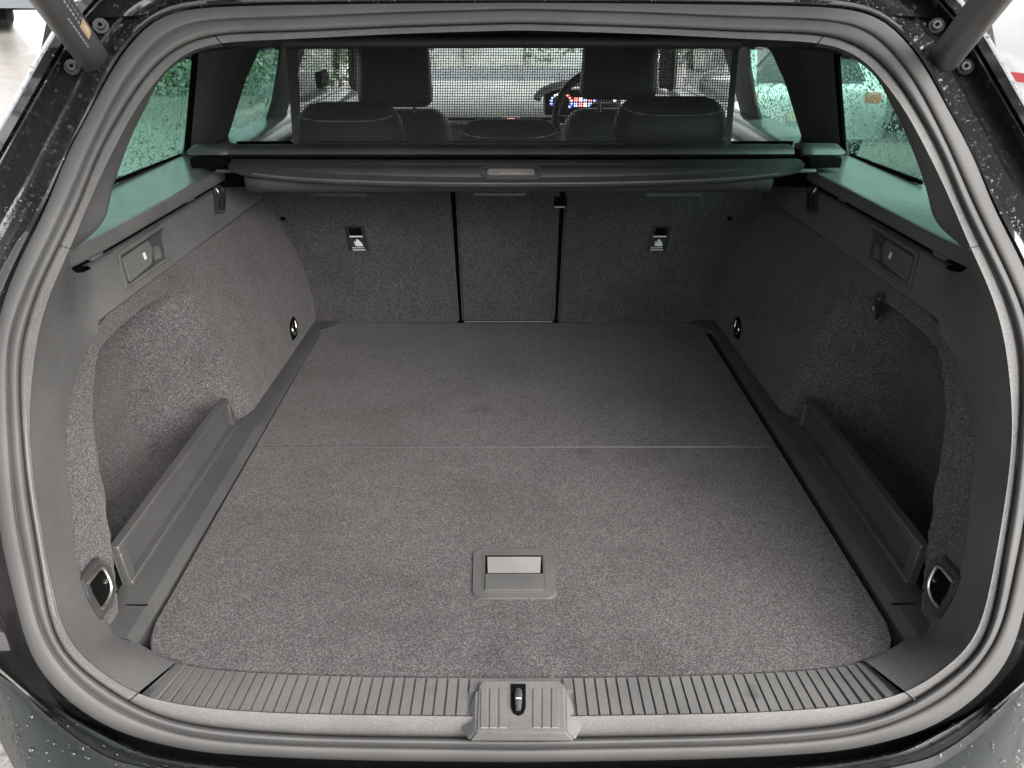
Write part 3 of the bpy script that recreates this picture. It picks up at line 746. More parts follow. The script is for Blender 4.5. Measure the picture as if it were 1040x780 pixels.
def cushion(name, c, size, mat, parent, bev, rot=None, bulge=0, subdiv=2, taper=None):
    bm = bmesh.new(); bm_box(bm, (0, 0, 0), size, None, bev, 4, taper)
    if bulge:
        for v in bm.verts:
            u = max(0, 1 - (2 * v.co.x / size[0]) ** 2) ; v.co.z += bulge * u if v.co.z > 0 else 0
    bmesh.ops.transform(bm, matrix=Matrix.Translation(Vector(c)) @ (rot.to_4x4() if rot else Matrix.Identity(4)), verts=bm.verts)
    return frombm(name, bm, mat, parent, True, 60)
HR = 2.17
for (xa, xb, yt, lab) in ((300, 412, 106, 'left rear headrest'), (461, 573, 123, 'low middle rear headrest'), (621, 738, 100, 'right rear headrest')):
    a, b_ = onY(xa, 140, HR), onY(xb, 140, HR); t = onY(xa, yt, HR); wd = b_.x - a.x
    ht = .13
    h = cushion('headrest', ((a.x + b_.x) / 2, HR + .01, t.z - ht / 2), (wd, .13, ht), M_LEATHER, rs_, .054, Matrix.Rotation(-.2, 3, 'X'), .006, taper=(.92, .9)); part(h, lab)
    zz = t.z - .035
    seam = [Vector((lerp(a.x, b_.x, u), HR - .058 - .004, zz + (.03 * abs(2 * u - 1) ** 4))) for u in [.07 + .86 * i / 20 for i in range(21)]]
    tube('stitch_line', seam, .0015, M_STITCH, h, 5)
# ---- seat bench top edge and cushions seen above the cover
cushion('seat_shoulder', (0, 2.21, .33), (1.36, .16, .2), M_LEATHER, rs_, .05)

# ================================================================== LUGGAGE COVER
lc_ = thing('luggage_cover', 'dark roll-up luggage cover stretched across the boot behind the seats', 'luggage cover', (0, 1.72, .40))
Yc_ = 1.76
za, zb_ = onY(520, 150.5, Yc_).z, onY(520, 159, Yc_).z
x0, x1 = onY(234, 155, Yc_).x, onY(806, 155, Yc_).x
def cassette_prof(x, zt, zb, yb=.06):
    h = zt - zb
    return [Vector((x, Yc_ + yb, zb)), Vector((x, Yc_ + .002, zb)), Vector((x, Yc_ - .006, zb + h * .35)), Vector((x, Yc_ - .003, zb + h * .8)), Vector((x, Yc_ + .006, zt)), Vector((x, Yc_ + .03, zt + .004)), Vector((x, Yc_ + yb, zt))]
rows = [cassette_prof(lerp(x0, x1, i / 12), za, zb_) for i in range(13)]
sheet('cassette', rows, M_COVER, lc_, closed=True, sharp=50)
for s in (0, 1):
    xo = onY(190, 155, Yc_).x; xi = x0 - .003
    rr = []
    for t in (0, .03, .1, .3, .7, 1):
        x = lerp(xo, xi, t); k = min(1, .35 + t * 6) if t < .12 else 1
        zm = (za + zb_) / 2; rr.append(cassette_prof(x, zm + (za + .002 - zm) * k, zm + (zb_ - .004 - zm) * k))
    if s: rr = [mir(r) for r in rr]
    o = sheet('end_cap', rr, M_COVER, lc_, closed=True, sharp=50)
    bmq = bmesh.new(); bmq.from_mesh(o.data); bmesh.ops.holes_fill(bmq, edges=[e for e in bmq.edges if e.is_boundary]); bmesh.ops.recalc_face_normals(bmq, faces=bmq.faces); bmq.to_mesh(o.data); bmq.free()
    c = onY(214, 164, 1.73); c = Vector((-c.x, c.y, c.z)) if s else c
    box('latch_block', c, (.07, .05, .02), M_BLACK, lc_, None, .003)
    c = onY(232, 173.5, 1.70); c = Vector((-c.x, c.y, c.z)) if s else c
    box('guide_pin', c, (.05, .014, .007), M_RAIL, lc_, None, .002)
mesh('cover_gap', [onY(205, 157, 1.775), onY(836, 157, 1.775), onY(836, 190, 1.775), onY(205, 190, 1.775)], [(0, 1, 2, 3)], M_BLACK, lc_)
# pull bar: curved plate
tp = catmull([(231, 166, 0), (236, 161.5, 0), (246, 160.6, 0), (300, 161, 0), (420, 161.5, 0), (519, 161.5, 0)], 40)
lo = catmull([(231, 168, 0), (240, 174, 0), (262, 178.5, 0), (320, 184, 0), (420, 187.6, 0), (519, 188.6, 0)], 40)
rows = []
for t, off in ((0, (0, .012, -.012)), (0, (0, 0, -.002)), (.05, (0, 0, 0)), (.5, (0, 0, 0)), (.92, (0, 0, 0)), (1.0, (0, .001, -.002)), (1.0, (0, .006, -.007)), (1.0, (0, .03, -.006))):
    r = []
    for a, b_ in zip(tp, lo):
        q = lerp(a, b_, t); r.append(onY(q.x, q.y, lerp(1.735, 1.655, t)) + Vector(off))
    r[-1].x = 0
    rows.append(r + mir(r[:-1])[::-1])
pb = sheet('pull_bar', rows, M_COVER, lc_, sharp=50)
tube('lip_highlight', [p + Vector((0, -.001, 0)) for p in rows[4][8:-8]], .0042, M_RAIL, pb, 8)  # added bead, slightly paler than the cover, imitates the lower lip's highlight
tube('fold_line', [onY(x, 166.4, 1.735 - .08 * 5 / 27) + Vector((0, -.0012, 0)) for x in range(246, 795, 12)], .0009, M_RAIL, pb, 5)
# grip in the middle of the pull bar
def gp(x, y, o): return onY(x, y, lerp(1.735, 1.655, (y - 161.5) / 27) - o)
grip = round_poly([gp(487, 168.3, .011), gp(552, 168.3, .011), gp(550, 180.5, .011), gp(489.5, 180.5, .011)], .02, 5)
gr = prism('grip', grip, .004, M_HANDLE, pb, .0015)
gin = round_poly([gp(492, 169.6, .0122), gp(547, 169.6, .0122), gp(545, 176.5, .0122), gp(494, 176.5, .0122)], .012, 4)
prism('grip_recess', gin, .001, M_DARK, pb)
prism('grip_bar', round_poly([gp(495, 171.4, .0165), gp(543, 171.4, .0165), gp(543, 176.2, .0165), gp(495, 176.2, .0165)], .004), .006, M_HPALE, pb, .002)
M_PINKP = simple('faint_print', (.5, .3, .27), .7)
for k in range(6): prism('grip_mark', [gp(510 + 4 * k, 175.2, .0172), gp(512 + 4 * k, 175.2, .0172), gp(512 + 4 * k, 176.2, .0172), gp(510 + 4 * k, 176.2, .0172)], .0006, M_PINKP, pb)
# roller tube underneath
zr = onY(520, 195.5, 1.70).z + .027
xr0, xr1 = onY(252, 188, 1.70).x, onY(782, 188, 1.70).x
tube('roller', [(xr0 + .03, 1.705, zr), (xr1 - .03, 1.705, zr)], .0265, M_COVER, lc_, 20)
for s, xx in ((1, xr0), (-1, xr1)): tube('roller_cap', [(xx, 1.705, zr), (xx + s * .006, 1.705, zr), (xx + s * .034, 1.705, zr)], [.024, .0285, .0285], M_DARK, lc_, 20)

# ================================================================== LOAD NET
nt_ = thing('load_net', 'fine black mesh partition net pulled up from the luggage cover to the roof', 'net', (0, 1.78, .46))
NB, NTp = 1.785, 1.80
bl, br = onY(302, 151, NB), onY(738, 151, NB); tl, tr = onY(301, 48, NTp), onY(747, 48, NTp)
V = []; Fc = []
def thread(a, b_, w_, d_):
    ax = (b_ - a).normalized(); side_ = ax.cross(Vector((0, 1, 0))).normalized() * w_ / 2; dp = Vector((0, d_ / 2, 0)); k = len(V)
    for p in (a, b_):
        V.extend([p - side_ - dp, p + side_ - dp, p + side_ + dp, p - side_ + dp])
    Fc.extend([(k, k + 1, k + 5, k + 4), (k + 1, k + 2, k + 6, k + 5), (k + 2, k + 3, k + 7, k + 6), (k + 3, k, k + 4, k + 7)])
NV, NH = 176, 38
for i in range(NV + 1): u = i / NV; thread(lerp(bl, br, u), lerp(tl, tr, u), .0016, .0009)
for j in range(1, NH): v_ = j / NH; thread(lerp(bl, tl, v_) + Vector((0, .0012, 0)), lerp(br, tr, v_) + Vector((0, .0012, 0)), .0014, .0009)
o = mesh('net_mesh', V, Fc, M_NET, nt_, False); o['kind'] = 'stuff'
prism('net_hem', [onY(290, 48, NTp), onY(302, 48, NTp), onY(303, 151, NB), onY(298, 151, NB)], .003, M_NET, nt_)
prism('net_hem', [onY(745, 48, NTp), onY(750.5, 48, NTp), onY(742, 151, NB), onY(736, 151, NB)], .003, M_NET, nt_)
tr_ = onY(520, 42, NTp)
tube('top_rail', [onY(288, 43.5, NTp), onY(520, 42.5, NTp), onY(752, 43.5, NTp)], .0125, M_DARK, nt_, 14)

# ================================================================== CABIN SHELL
# roof lining
rows = []
for Y, z in ((1.235, .752), (1.35, .742), (1.6, .728), (1.9, .718), (2.4, .715), (3.0, .70), (3.35, .685)):
    rows.append([Vector((x * (1 if Y < 3 else .97), Y, z - dz)) for x, dz in ((-.70, .06), (-.66, .035), (-.60, .008), (-.3, -.006), (0, -.01), (.3, -.006), (.60, .008), (.66, .035), (.70, .06))])
sheet('roof_lining', rows, M_HEAD, car)
mesh('roof_cross_member', [onY(180, 28, 1.84), onY(870, 28, 1.84), onY(870, 47.5, 1.84), onY(180, 47.5, 1.84)], [(0, 1, 2, 3)], M_HEAD, car)
# outer roof skin
rows = []
for Y, z in ((1.27, .80), (1.5, .83), (2.2, .85), (2.9, .835), (3.4, .79)):
    rows.append([Vector((x, Y, z - dz)) for x, dz in ((-.69, .10), (-.66, .05), (-.6, .015), (0, 0), (.6, .015), (.66, .05), (.69, .10))])
sheet('roof', rows, M_PAINT, car)
def spl(poly, inset): return [onG(x, y, inset) for x, y in poly]
for side in (0, 1):
    MM = (lambda P: mir(P)) if side else (lambda P: [Vector(p) for p in P])
    def Gp(Y, z, i=0): return Vector((-(glassX(z) - i), Y, z))
    # panes
    qw = bpy.data.objects.new('quarter_window', None); link(qw, car)
    pane = mesh('pane', MM([Gp(1.20, .44), Gp(2.02, .44), Gp(2.02, .735), Gp(1.56, .735)]), [(0, 1, 2, 3)], M_GLASS, qw)
    drops('rain_drops', pane, 5200, .0007, .0028, qw, outward=Vector((1 if side else -1, 0, .4)), seed=11 + side, power=1.6, squash=.8, off=.0006)
    rows = [MM([Vector((-.665 + .25 * max(0, z - .6), 1.04 + .85 * (z - .4), z)), Vector((-glassX(z) - .004, 1.21 + 1.22 * (z - .44), z))]) for z in (.40, .5, .6, .68)]
    sheet('outer_pillar', rows, M_PAINT, car)
    fr = MM(spl([(114,188),(191,157.6),(191,154.2),(114,184.5)], .004)); prism('lower_frame', fr, .004, M_BLACK, qw)
    dw = bpy.data.objects.new('door_window', None); link(dw, car)
    pane = mesh('pane', MM([Gp(2.04, .42), Gp(2.78, .42), Gp(2.78, .735), Gp(2.04, .735)]), [(0, 1, 2, 3)], M_GLASS, dw)
    drops('rain_drops', pane, 4200, .0010, .0032, dw, outward=Vector((1 if side else -1, 0, .4)), seed=21 + side, power=1.6, squash=.8, off=.0006)
    fw = bpy.data.objects.new('front_door_window', None); link(fw, car)
    M_FG = M_SCREEN
    mesh('pane', MM([Gp(2.86, .42), Gp(3.9, .42), Gp(3.5, .72), Gp(2.86, .735)]), [(0, 1, 2, 3)], M_FG, fw)
    # C pillar trim between quarter window and rear door window
    P = MM(spl([(187,160),(190,150),(200.5,46),(205,34),(280,30),(266,44),(249,82),(231,140),(226,160)], .012))
    prism('rear_pillar_trim', P, .008, M_PILLAR, car, .003, 3)
    P = MM(spl([(189.5,156),(198.6,46),(202.6,46),(193,156)], .015)); prism('pillar_edge', P, .006, M_BLACK, car)
    # window top frame
    P = MM([Gp(1.2, .672, .02), Gp(2.9, .672, .02), Gp(2.9, .76, .02), Gp(1.2, .76, .02)])
    prism('roof_rail', P, .02, M_HEAD, car, .004)
    # B pillar
    P = MM([Gp(2.60, .36, .012), Gp(2.60, .5, .012), Gp(2.54, .60, .012), Gp(2.42, .74, .012), Gp(2.78, .74, .012), Gp(2.86, .36, .012)])
    prism('middle_pillar', P, .008, M_DARK, car, .003, 3)
    # rear door panel with rounded top
    prof = [(-.70, -.3), (-.70, .30), (-.695, .39), (-.70, .420), (-.715, .436), (-.74, .444), (-.765, .448), (-.79, .45)]
    rows = [MM([Vector((x - .02 * (Y > 2.3), Y, z)) for x, z in prof]) for Y in (2.08, 2.3, 2.6, 2.8)]
    sheet('rear_door_panel', rows, M_LEDGE, car, sharp=60)
    box('door_handle', MM([Vector((-.675, 2.52, .385))])[0], (.03, .10, .02), M_CHROME, car, None, .006)
    rows = [MM([Vector((x - .005, Y, z - .02)) for x, z in prof]) for Y in (2.86, 3.3, 3.9)]
    sheet('front_door_panel', rows, M_LEDGE, car, sharp=60)
    # seat belt
    mesh('seat_belt', MM([Vector((-.645, 2.50, .70)), Vector((-.645, 2.545, .70)), Vector((-.665, 2.545, .30)), Vector((-.665, 2.50, .30))]), [(0, 1, 2, 3)], M_DARK, car)
    # A pillar
    P = MM([Vector((-.74, 3.9, .42)), Vector((-.70, 4.05, .42)), Vector((-.58, 3.42, .73)), Vector((-.62, 3.32, .73))])
    prism('front_pillar', P, .03, M_HEAD, car, .006)
    # door mirror
    cushion('door_mirror', MM([Vector((-.93, 3.75, .45))])[0], (.2, .1, .13), M_PAINT, car, .04)
    # outer body side
    rows = []
    for Y in (1.36, 1.6, 2.0, 3.0, 3.9, 4.9):
        k = -.05 if Y < 1.4 else 0
        rows.append(MM([Vector((-(.795 + k), Y, .44)), Vector((-(.83 + k), Y, .40)), Vector((-(.87 + k), Y, .25)), Vector((-(.885 + k), Y, .0)), Vector((-(.87 + k), Y, -.25)), Vector((-(.83 + k), Y, -.38))]))
    sheet('body_side', rows, M_PAINT, car)
    mesh('wheel_house', MM([Vector((-.70, 1.0, -.3)), Vector((-.70, 2.1, -.3)), Vector((-.74, 2.1, .40)), Vector((-.74, 1.0, .40))]), [(0, 1, 2, 3)], M_BLACK, car)
    for Y in (1.55, 4.35):
        wc = MM([Vector((-.78, Y, -.31))])[0]
        wh = tube('wheel', [wc + Vector((-.09, 0, 0)), wc + Vector((.09, 0, 0))], .32, M_BLACK, car, 32)
        tube('rim', [wc + Vector((-.095, 0, 0)), wc + Vector((.095, 0, 0))], .21, M_STEEL, wh, 24)
# windscreen, bonnet, floor pan
mesh('windscreen', [Vector((-.70, 4.22, .44)), Vector((.70, 4.22, .44)), Vector((.60, 3.40, .715)), Vector((-.60, 3.40, .715))], [(0, 1, 2, 3)], M_SCREEN, car)
rows = [[Vector((x, Y, z - .05 * (x / .8) ** 2)) for x in (-.8, -.5, 0, .5, .8)] for Y, z in ((4.25, .41), (4.5, .447), (4.9, .462), (5.15, .462), (5.3, .43), (5.4, .2), (5.4, -.3))]
bn = sheet('bonnet', rows, simple('wet_bonnet_paint', (.02, .026, .04), .35), car)
drops('rain_drops', bn, 900, .003, .008, bn, lambda p: p.z > .4 and abs(p.x) < .6, seed=31)
mesh('floor_pan', [Vector((-.58, .84, -.06)), Vector((.58, .84, -.06)), Vector((.70, 2.0, -.06)), Vector((-.70, 2.0, -.06)), Vector((-.7, 2.02, -.32)), Vector((.7, 2.02, -.32)), Vector((.8, 5.3, -.32)), Vector((-.8, 5.3, -.32))], [(0, 1, 2, 3), (3, 2, 5, 4), (4, 5, 6, 7)], M_BLACK, car, False)
# ------------------------------------------------ dashboard and steering wheel
M_DASH = plastic('dashboard_plastic', .30, .55, 500, .3)  # light grey interior, with the windscreen glare on its top put into the colour
M_SILVER = simple('silver_inlay', (.6, .6, .58), .3, 1)
rows = []
for Y, z in ((3.62, -.1), (3.60, .20), (3.53, .29), (3.53, .335), (3.55, .352), (3.62, .378), (3.8, .40), (4.1, .428), (4.24, .435)):
    rows.append([Vector((x, Y + .05 * (x / .7) ** 2, z + .008 * math.cos(x * 2))) for x in [-.74 + .148 * i for i in range(11)]])
dash = sheet('dashboard', rows, M_DASH, car, sharp=60)
box('inlay_strip', (-.22, 3.522, .318), (.95, .012, .02), M_SILVER, dash, None, .003)
box('vent_strip', (0, 3.52, .340), (1.3, .014, .008), M_BLACK, dash, None, .002)
box('clock', (-.01, 3.512, .338), (.075, .012, .026), M_SILVER, dash, None, .003)
box('clock_face', (-.01, 3.504, .338), (.03, .004, .014), simple('clock_lit', (.05, .01, .01), .4, emit=(.9, .25, .2), estr=.5), dash, None, 0)
box('centre_screen', (-.01, 3.50, .262), (.28, .02, .085), M_GLOSSBLACK, dash, None, .008)
M_LIT = simple('lit_text', (.1, .08, .07), .4, emit=(1, .8, .7), estr=.6)
for k in range(7): box('screen_text', (-.055 + k * .017, 3.488, .285 + .004 * (k % 3 == 1)), (.012, .003, .012), M_LIT, dash, None, 0)
# instrument cluster (right-hand drive)
cl = onY(592, 104, 3.45)
box('instrument_cluster', (cl.x, 3.47, cl.z), (.32, .03, .10), M_GLOSSBLACK, dash, Matrix.Rotation(-.25, 3, 'X'), .01)
rnd = random.Random(4)
LITS = [simple('lit_blue', (.02, .02, .1), .4, emit=(.25, .35, 1), estr=.8), simple('lit_red', (.1, .02, .02), .4, emit=(1, .2, .15), estr=.7), M_LIT]
for c0 in (-.09, .09):
    for k in range(12):
        a = math.radians(-30 + k * 20); mtl = LITS[0] if k in (0, 1, 9, 10, 11) else (LITS[1] if k in (3, 4) else M_LIT)
        box('dial_mark', (cl.x + c0 + .042 * math.cos(a), 3.448, cl.z + .034 * math.sin(a)), (.010, .003, .008), mtl, dash, None, 0)
for k in range(8): box('display_text', (cl.x - .03 + (k % 4) * .02, 3.448, cl.z - .01 + .02 * (k // 4)), (.013, .003, .0165), LITS[k % 3], dash, None, 0)
hood = [Vector((cl.x + .19 * math.cos(a), 3.45 + .03 * math.sin(a), cl.z + .012 + .062 * math.sin(a))) for a in [math.pi * i / 20 for i in range(21)]]
tube('cluster_hood', hood, .016, M_DASH, dash, 10)
swc = onD(614, 121, 2.98); e1 = Vector((1, 0, 0)); e2 = Vector((0, .42, .91)).normalized()
rim = [swc + (e1 * math.cos(a) + e2 * math.sin(a)) * .185 for a in [2 * math.pi * i / 48 for i in range(48)]]
sw = tube('steering_wheel', rim, .015, M_LEATHER, car, 12, True)
for a in (0, math.pi, -math.pi / 2):
    tube('spoke', [swc, swc + (e1 * math.cos(a) + e2 * math.sin(a)) * .185], .014, M_LEATHER, sw, 8)
cushion('hub', swc, (.13, .07, .12), M_LEATHER, sw, .03, Matrix.Rotation(-.4, 3, 'X'))
# ------------------------------------------------ front seats
for (xa, xb, yt, yb, lab) in ((363, 439, 49, 108, 'black leather passenger front seat behind the net'), (589, 668, 47, 101, 'black leather driver seat in front of the lit instruments')):
    Yh = 2.95
    a, b_ = onY(xa, (yt + yb) / 2, Yh), onY(xb, (yt + yb) / 2, Yh); zt, zb2 = onY(xa, yt, Yh).z, onY(xa, yb, Yh).z
    fs = bpy.data.objects.new('front_seat', None); link(fs, car); fs['label'] = lab
    hc = (a.x + b_.x) / 2
    cushion('headrest', (hc, Yh, (zt + zb2) / 2 + .01), (b_.x - a.x, .12, zt - zb2 + .02), M_LEATHER, fs, .035, Matrix.Rotation(-.15, 3, 'X'), 0, taper=(.93, .85))
    for s in (-.062, .062): tube('headrest_post', [(hc + s, Yh + .01, zb2 - .12), (hc + s, Yh + .005, zb2 + .03)], .007, M_STEEL, fs, 8)
    zs = onY(xa, 118, Yh).z
    cushion('backrest', (hc, Yh + .01, zs - .32), (.50, .15, .66), M_LEATHER, fs, .06, Matrix.Rotation(-.12, 3, 'X'), .02, taper=(.72, .85))
# sun visor mirror stalk (dark shape by the passenger window)
cushion('grab_handle', onY(327, 80, 2.75), (.02, .12, .05), M_DARK, car, .008)

# ================================================================== TAILGATE, STRUTS, BUMPER
for s in (0, 1):
    MM = (lambda P: mir(P)) if s else (lambda P: [Vector(p) for p in P])
    p0, p1 = onD(103, 71, 1.14), onD(52, 0, .93); d = (p1 - p0); p2 = p0 + d * 3.6
    path = MM([p0, p0 + d * .02, p0 + d * .06, p0 + d * 1.9]); st = tube('gas_strut', path, [.015, .0195, .021, .021], M_STRUT, car, 24)
    part(st, 'grey gas strut at the right corner' if s else 'grey gas strut with printed sticker at the left corner')
    tube('strut_rod', MM([p0 + d * 1.88, p2]), .012, M_STEEL, st, 14)
    q = onD(109, 75, 1.17)
    tube('strut_socket', MM([p0 + d * .02, p0 - d * .06, p0 - d * .12]), [.013, .011, .009], M_BLACK, st, 12)
    box('strut_bracket', MM([onD(100, 76, 1.17)])[0], (.05, .03, .03), M_BLACK, st, None, .006)
    for (x, y, t) in ((74, 69, .044), (103, 27, .044)):
        c = MM([onH(x, y, t)])[0]; nrm = (CAM - c).normalized(); nrm = (nrm + Vector((0, -.5, .5))).normalized()
        tube('bolt_washer', [c, c + nrm * .004], .0105, M_PAINT, st, 20); tube('bolt_head', [c + nrm * .003, c + nrm * .009], [.007, .0058], M_DARK, st, 10)
        tube('bolt_socket', [c + nrm * .0091, c + nrm * .0096], .003, M_BLACK, st, 6)
    if not s:
        # printed marks lie on the tube surface facing the camera
        ax = d.normalized()
        def on_strut(u, ang, r=.0214):
            base = p0 + d * u; vv = (CAM - base); vv = (vv - ax * vv.dot(ax)).normalized(); ww = ax.cross(vv)
            return base + (vv * math.cos(ang) + ww * math.sin(ang)) * r
        def strip(name, u0, u1, a0, a1, mat, r=.0214):
            n = 6
            rows = [[on_strut(lerp(u0, u1, j), lerp(a0, a1, i / n), r) for i in range(n + 1)] for j in (0, 1)]
            V, Fc = grid(rows); mesh(name, V, Fc, mat, st)
        # which angular side faces the opening: try the sign whose point is further right
        sg = 1 if on_strut(.5, .8).x > on_strut(.5, -.8).x else -1
        strip('strut_sticker', .62, .80, sg * .45, sg * 1.05, M_TAN)
        strip('sticker_print', .66, .76, sg * .62, sg * .9, simple('sticker_ink', (.55, .45, .3), .7), .0216)
        for k in range(9): strip('strut_print', .56 + .045 * k, .56 + .045 * k + .03, sg * .12, sg * .22, M_GREYPRINT)
        for k in range(6): strip('strut_print', .82 + .05 * k, .82 + .05 * k + .03, sg * .5, sg * .62, M_GREYPRINT)
        for k in range(6): strip('strut_print', .82 + .05 * k, .82 + .05 * k + .02, sg * .8, sg * .9, M_GREYPRINT)
# raised tailgate, out of the top of the picture, carried by the hinges and struts
tg = bpy.data.objects.new('tailgate', None); link(tg, car)
def tgp(x, v, h): # v metres from the hinge along the open lid, h above the lid plane
    a = math.radians(20); return Vector((x, 1.20 - v * math.cos(a) - h * math.sin(a) * -1 * 0, .905 + v * math.sin(a) + h))
rows = []
for v_, wd in ((0, .60), (.06, .64), (.25, .68), (.5, .72), (.75, .73), (1.0, .70), (1.08, .66)):
    rows.append([tgp(x * wd, v_, .05 * (1 - abs(x) ** 3)) for x in (-1, -.9, -.6, 0, .6, .9, 1)])
def split_rows(a, b_): return rows[a:b_]
sheet('upper_frame', rows[:3], M_PAINT, tg, solid=.03); sheet('lower_panel', rows[4:], M_PAINT, tg, solid=.05)
wr_ = [[tgp(x * .6, v_, .055) for x in (-1, -.5, 0, .5, 1)] for v_ in (.24, .5, .76)]
sheet('rear_window', wr_, glass('dark_neutral_glass', (.10, .11, .105)), tg)  # unseen pane, tinted dark and neutral to keep green light off the seal
for s in (-1, 1): sheet('side_frame', [[tgp(s * x, v_, .03) for x in (.58, .66, .72)] for v_ in (.22, .5, .78)], M_PAINT, tg, solid=.04)
for s in (-1, 1):
    box('hinge', (s * .44, 1.20, .86), (.05, .16, .02), M_PAINT, tg, Matrix.Rotation(-.5, 3, 'X'), .005)
# bumper: wet painted skin below the sill, creases along its upper edge
lineA = catmull([(-35, 652, 0), (20, 688, 0), (63, 721, 0), (104, 745, 0), (154, 767, 0), (240, 780, 0), (380, 789, 0), (529, 792, 0)], 60)
lineC = catmull([(-42, 660, 0), (16, 697, 0), (48, 727, 0), (92, 760, 0), (130, 776, 0), (240, 795, 0), (380, 805, 0), (529, 808, 0)], 60)
lineD = catmull([(-45, 662, 0), (12, 700, 0), (44, 733, 0), (88, 768, 0), (126, 786, 0), (240, 806, 0), (380, 816, 0), (529, 820, 0)], 60)
lineE = catmull([(-42, 635, 0), (2, 711, 0), (27, 780, 0), (60, 850, 0), (150, 925, 0), (300, 965, 0), (420, 975, 0), (529, 978, 0)], 60)
ZB = -.045
rows = []
for (la, lb, t, z) in ((lineA, lineC, 0, ZB - .02), (lineA, lineC, .1, ZB), (lineA, lineC, .35, ZB - .004), (lineA, lineC, .5, ZB + .001), (lineA, lineC, .62, ZB - .006), (lineA, lineC, .9, ZB - .006), (lineA, lineC, 1, ZB), (lineC, lineD, 1, ZB - .012), (lineD, lineE, .25, ZB - .014), (lineD, lineE, .6, ZB - .02), (lineD, lineE, .9, ZB - .03), (lineD, lineE, 1, ZB - .042)):
    r = [onZ(lerp(a.x, b_.x, t), lerp(a.y, b_.y, t), z) for a, b_ in zip(la, lb)]; r[-1].x = 0
    r = [Vector((r[0].x - .035, 1.45, r[0].z)), Vector((r[0].x - .025, 1.2, r[0].z)), Vector((r[0].x - .012, 1.0, r[0].z))] + r
    rows.append(r + mir(r[:-1])[::-1])
base = rows[-1]
for dz, k in ((-.03, 1.008), (-.12, 1.02), (-.3, 1.0)): rows.append([Vector((p.x * k, .9 + (p.y - .9) * (1.03 if dz > -.2 else .95), p.z + dz)) for p in base])
M_BUMP = simple('bumper_paint', (.014, .016, .016), .42, 0, .35, .0)
bp = sheet('rear_bumper', rows, M_BUMP, car, sharp=30); part(bp, 'wet dark painted rear bumper edge')
drops('rain_drops', bp, 2600, .0010, .0042, bp, lambda p: p.z > -.12 and abs(p.x) > .25, seed=5, power=2.2)
# tail lamp corners beside the lower opening
for s in (0, 1):
    P = [onD(x, y, t) for x, y, t in ((-70, 470, .98), (-14, 560, 1.0), (4, 640, 1.0), (19, 684, 1.02), (-30, 668, 1.02), (-110, 600, 1.0))]
    if s: P = mir(P)
    prism('tail_lamp', P, .03, simple('dark_lamp', (.015, .012, .012), .15, coat=1), car, .004)

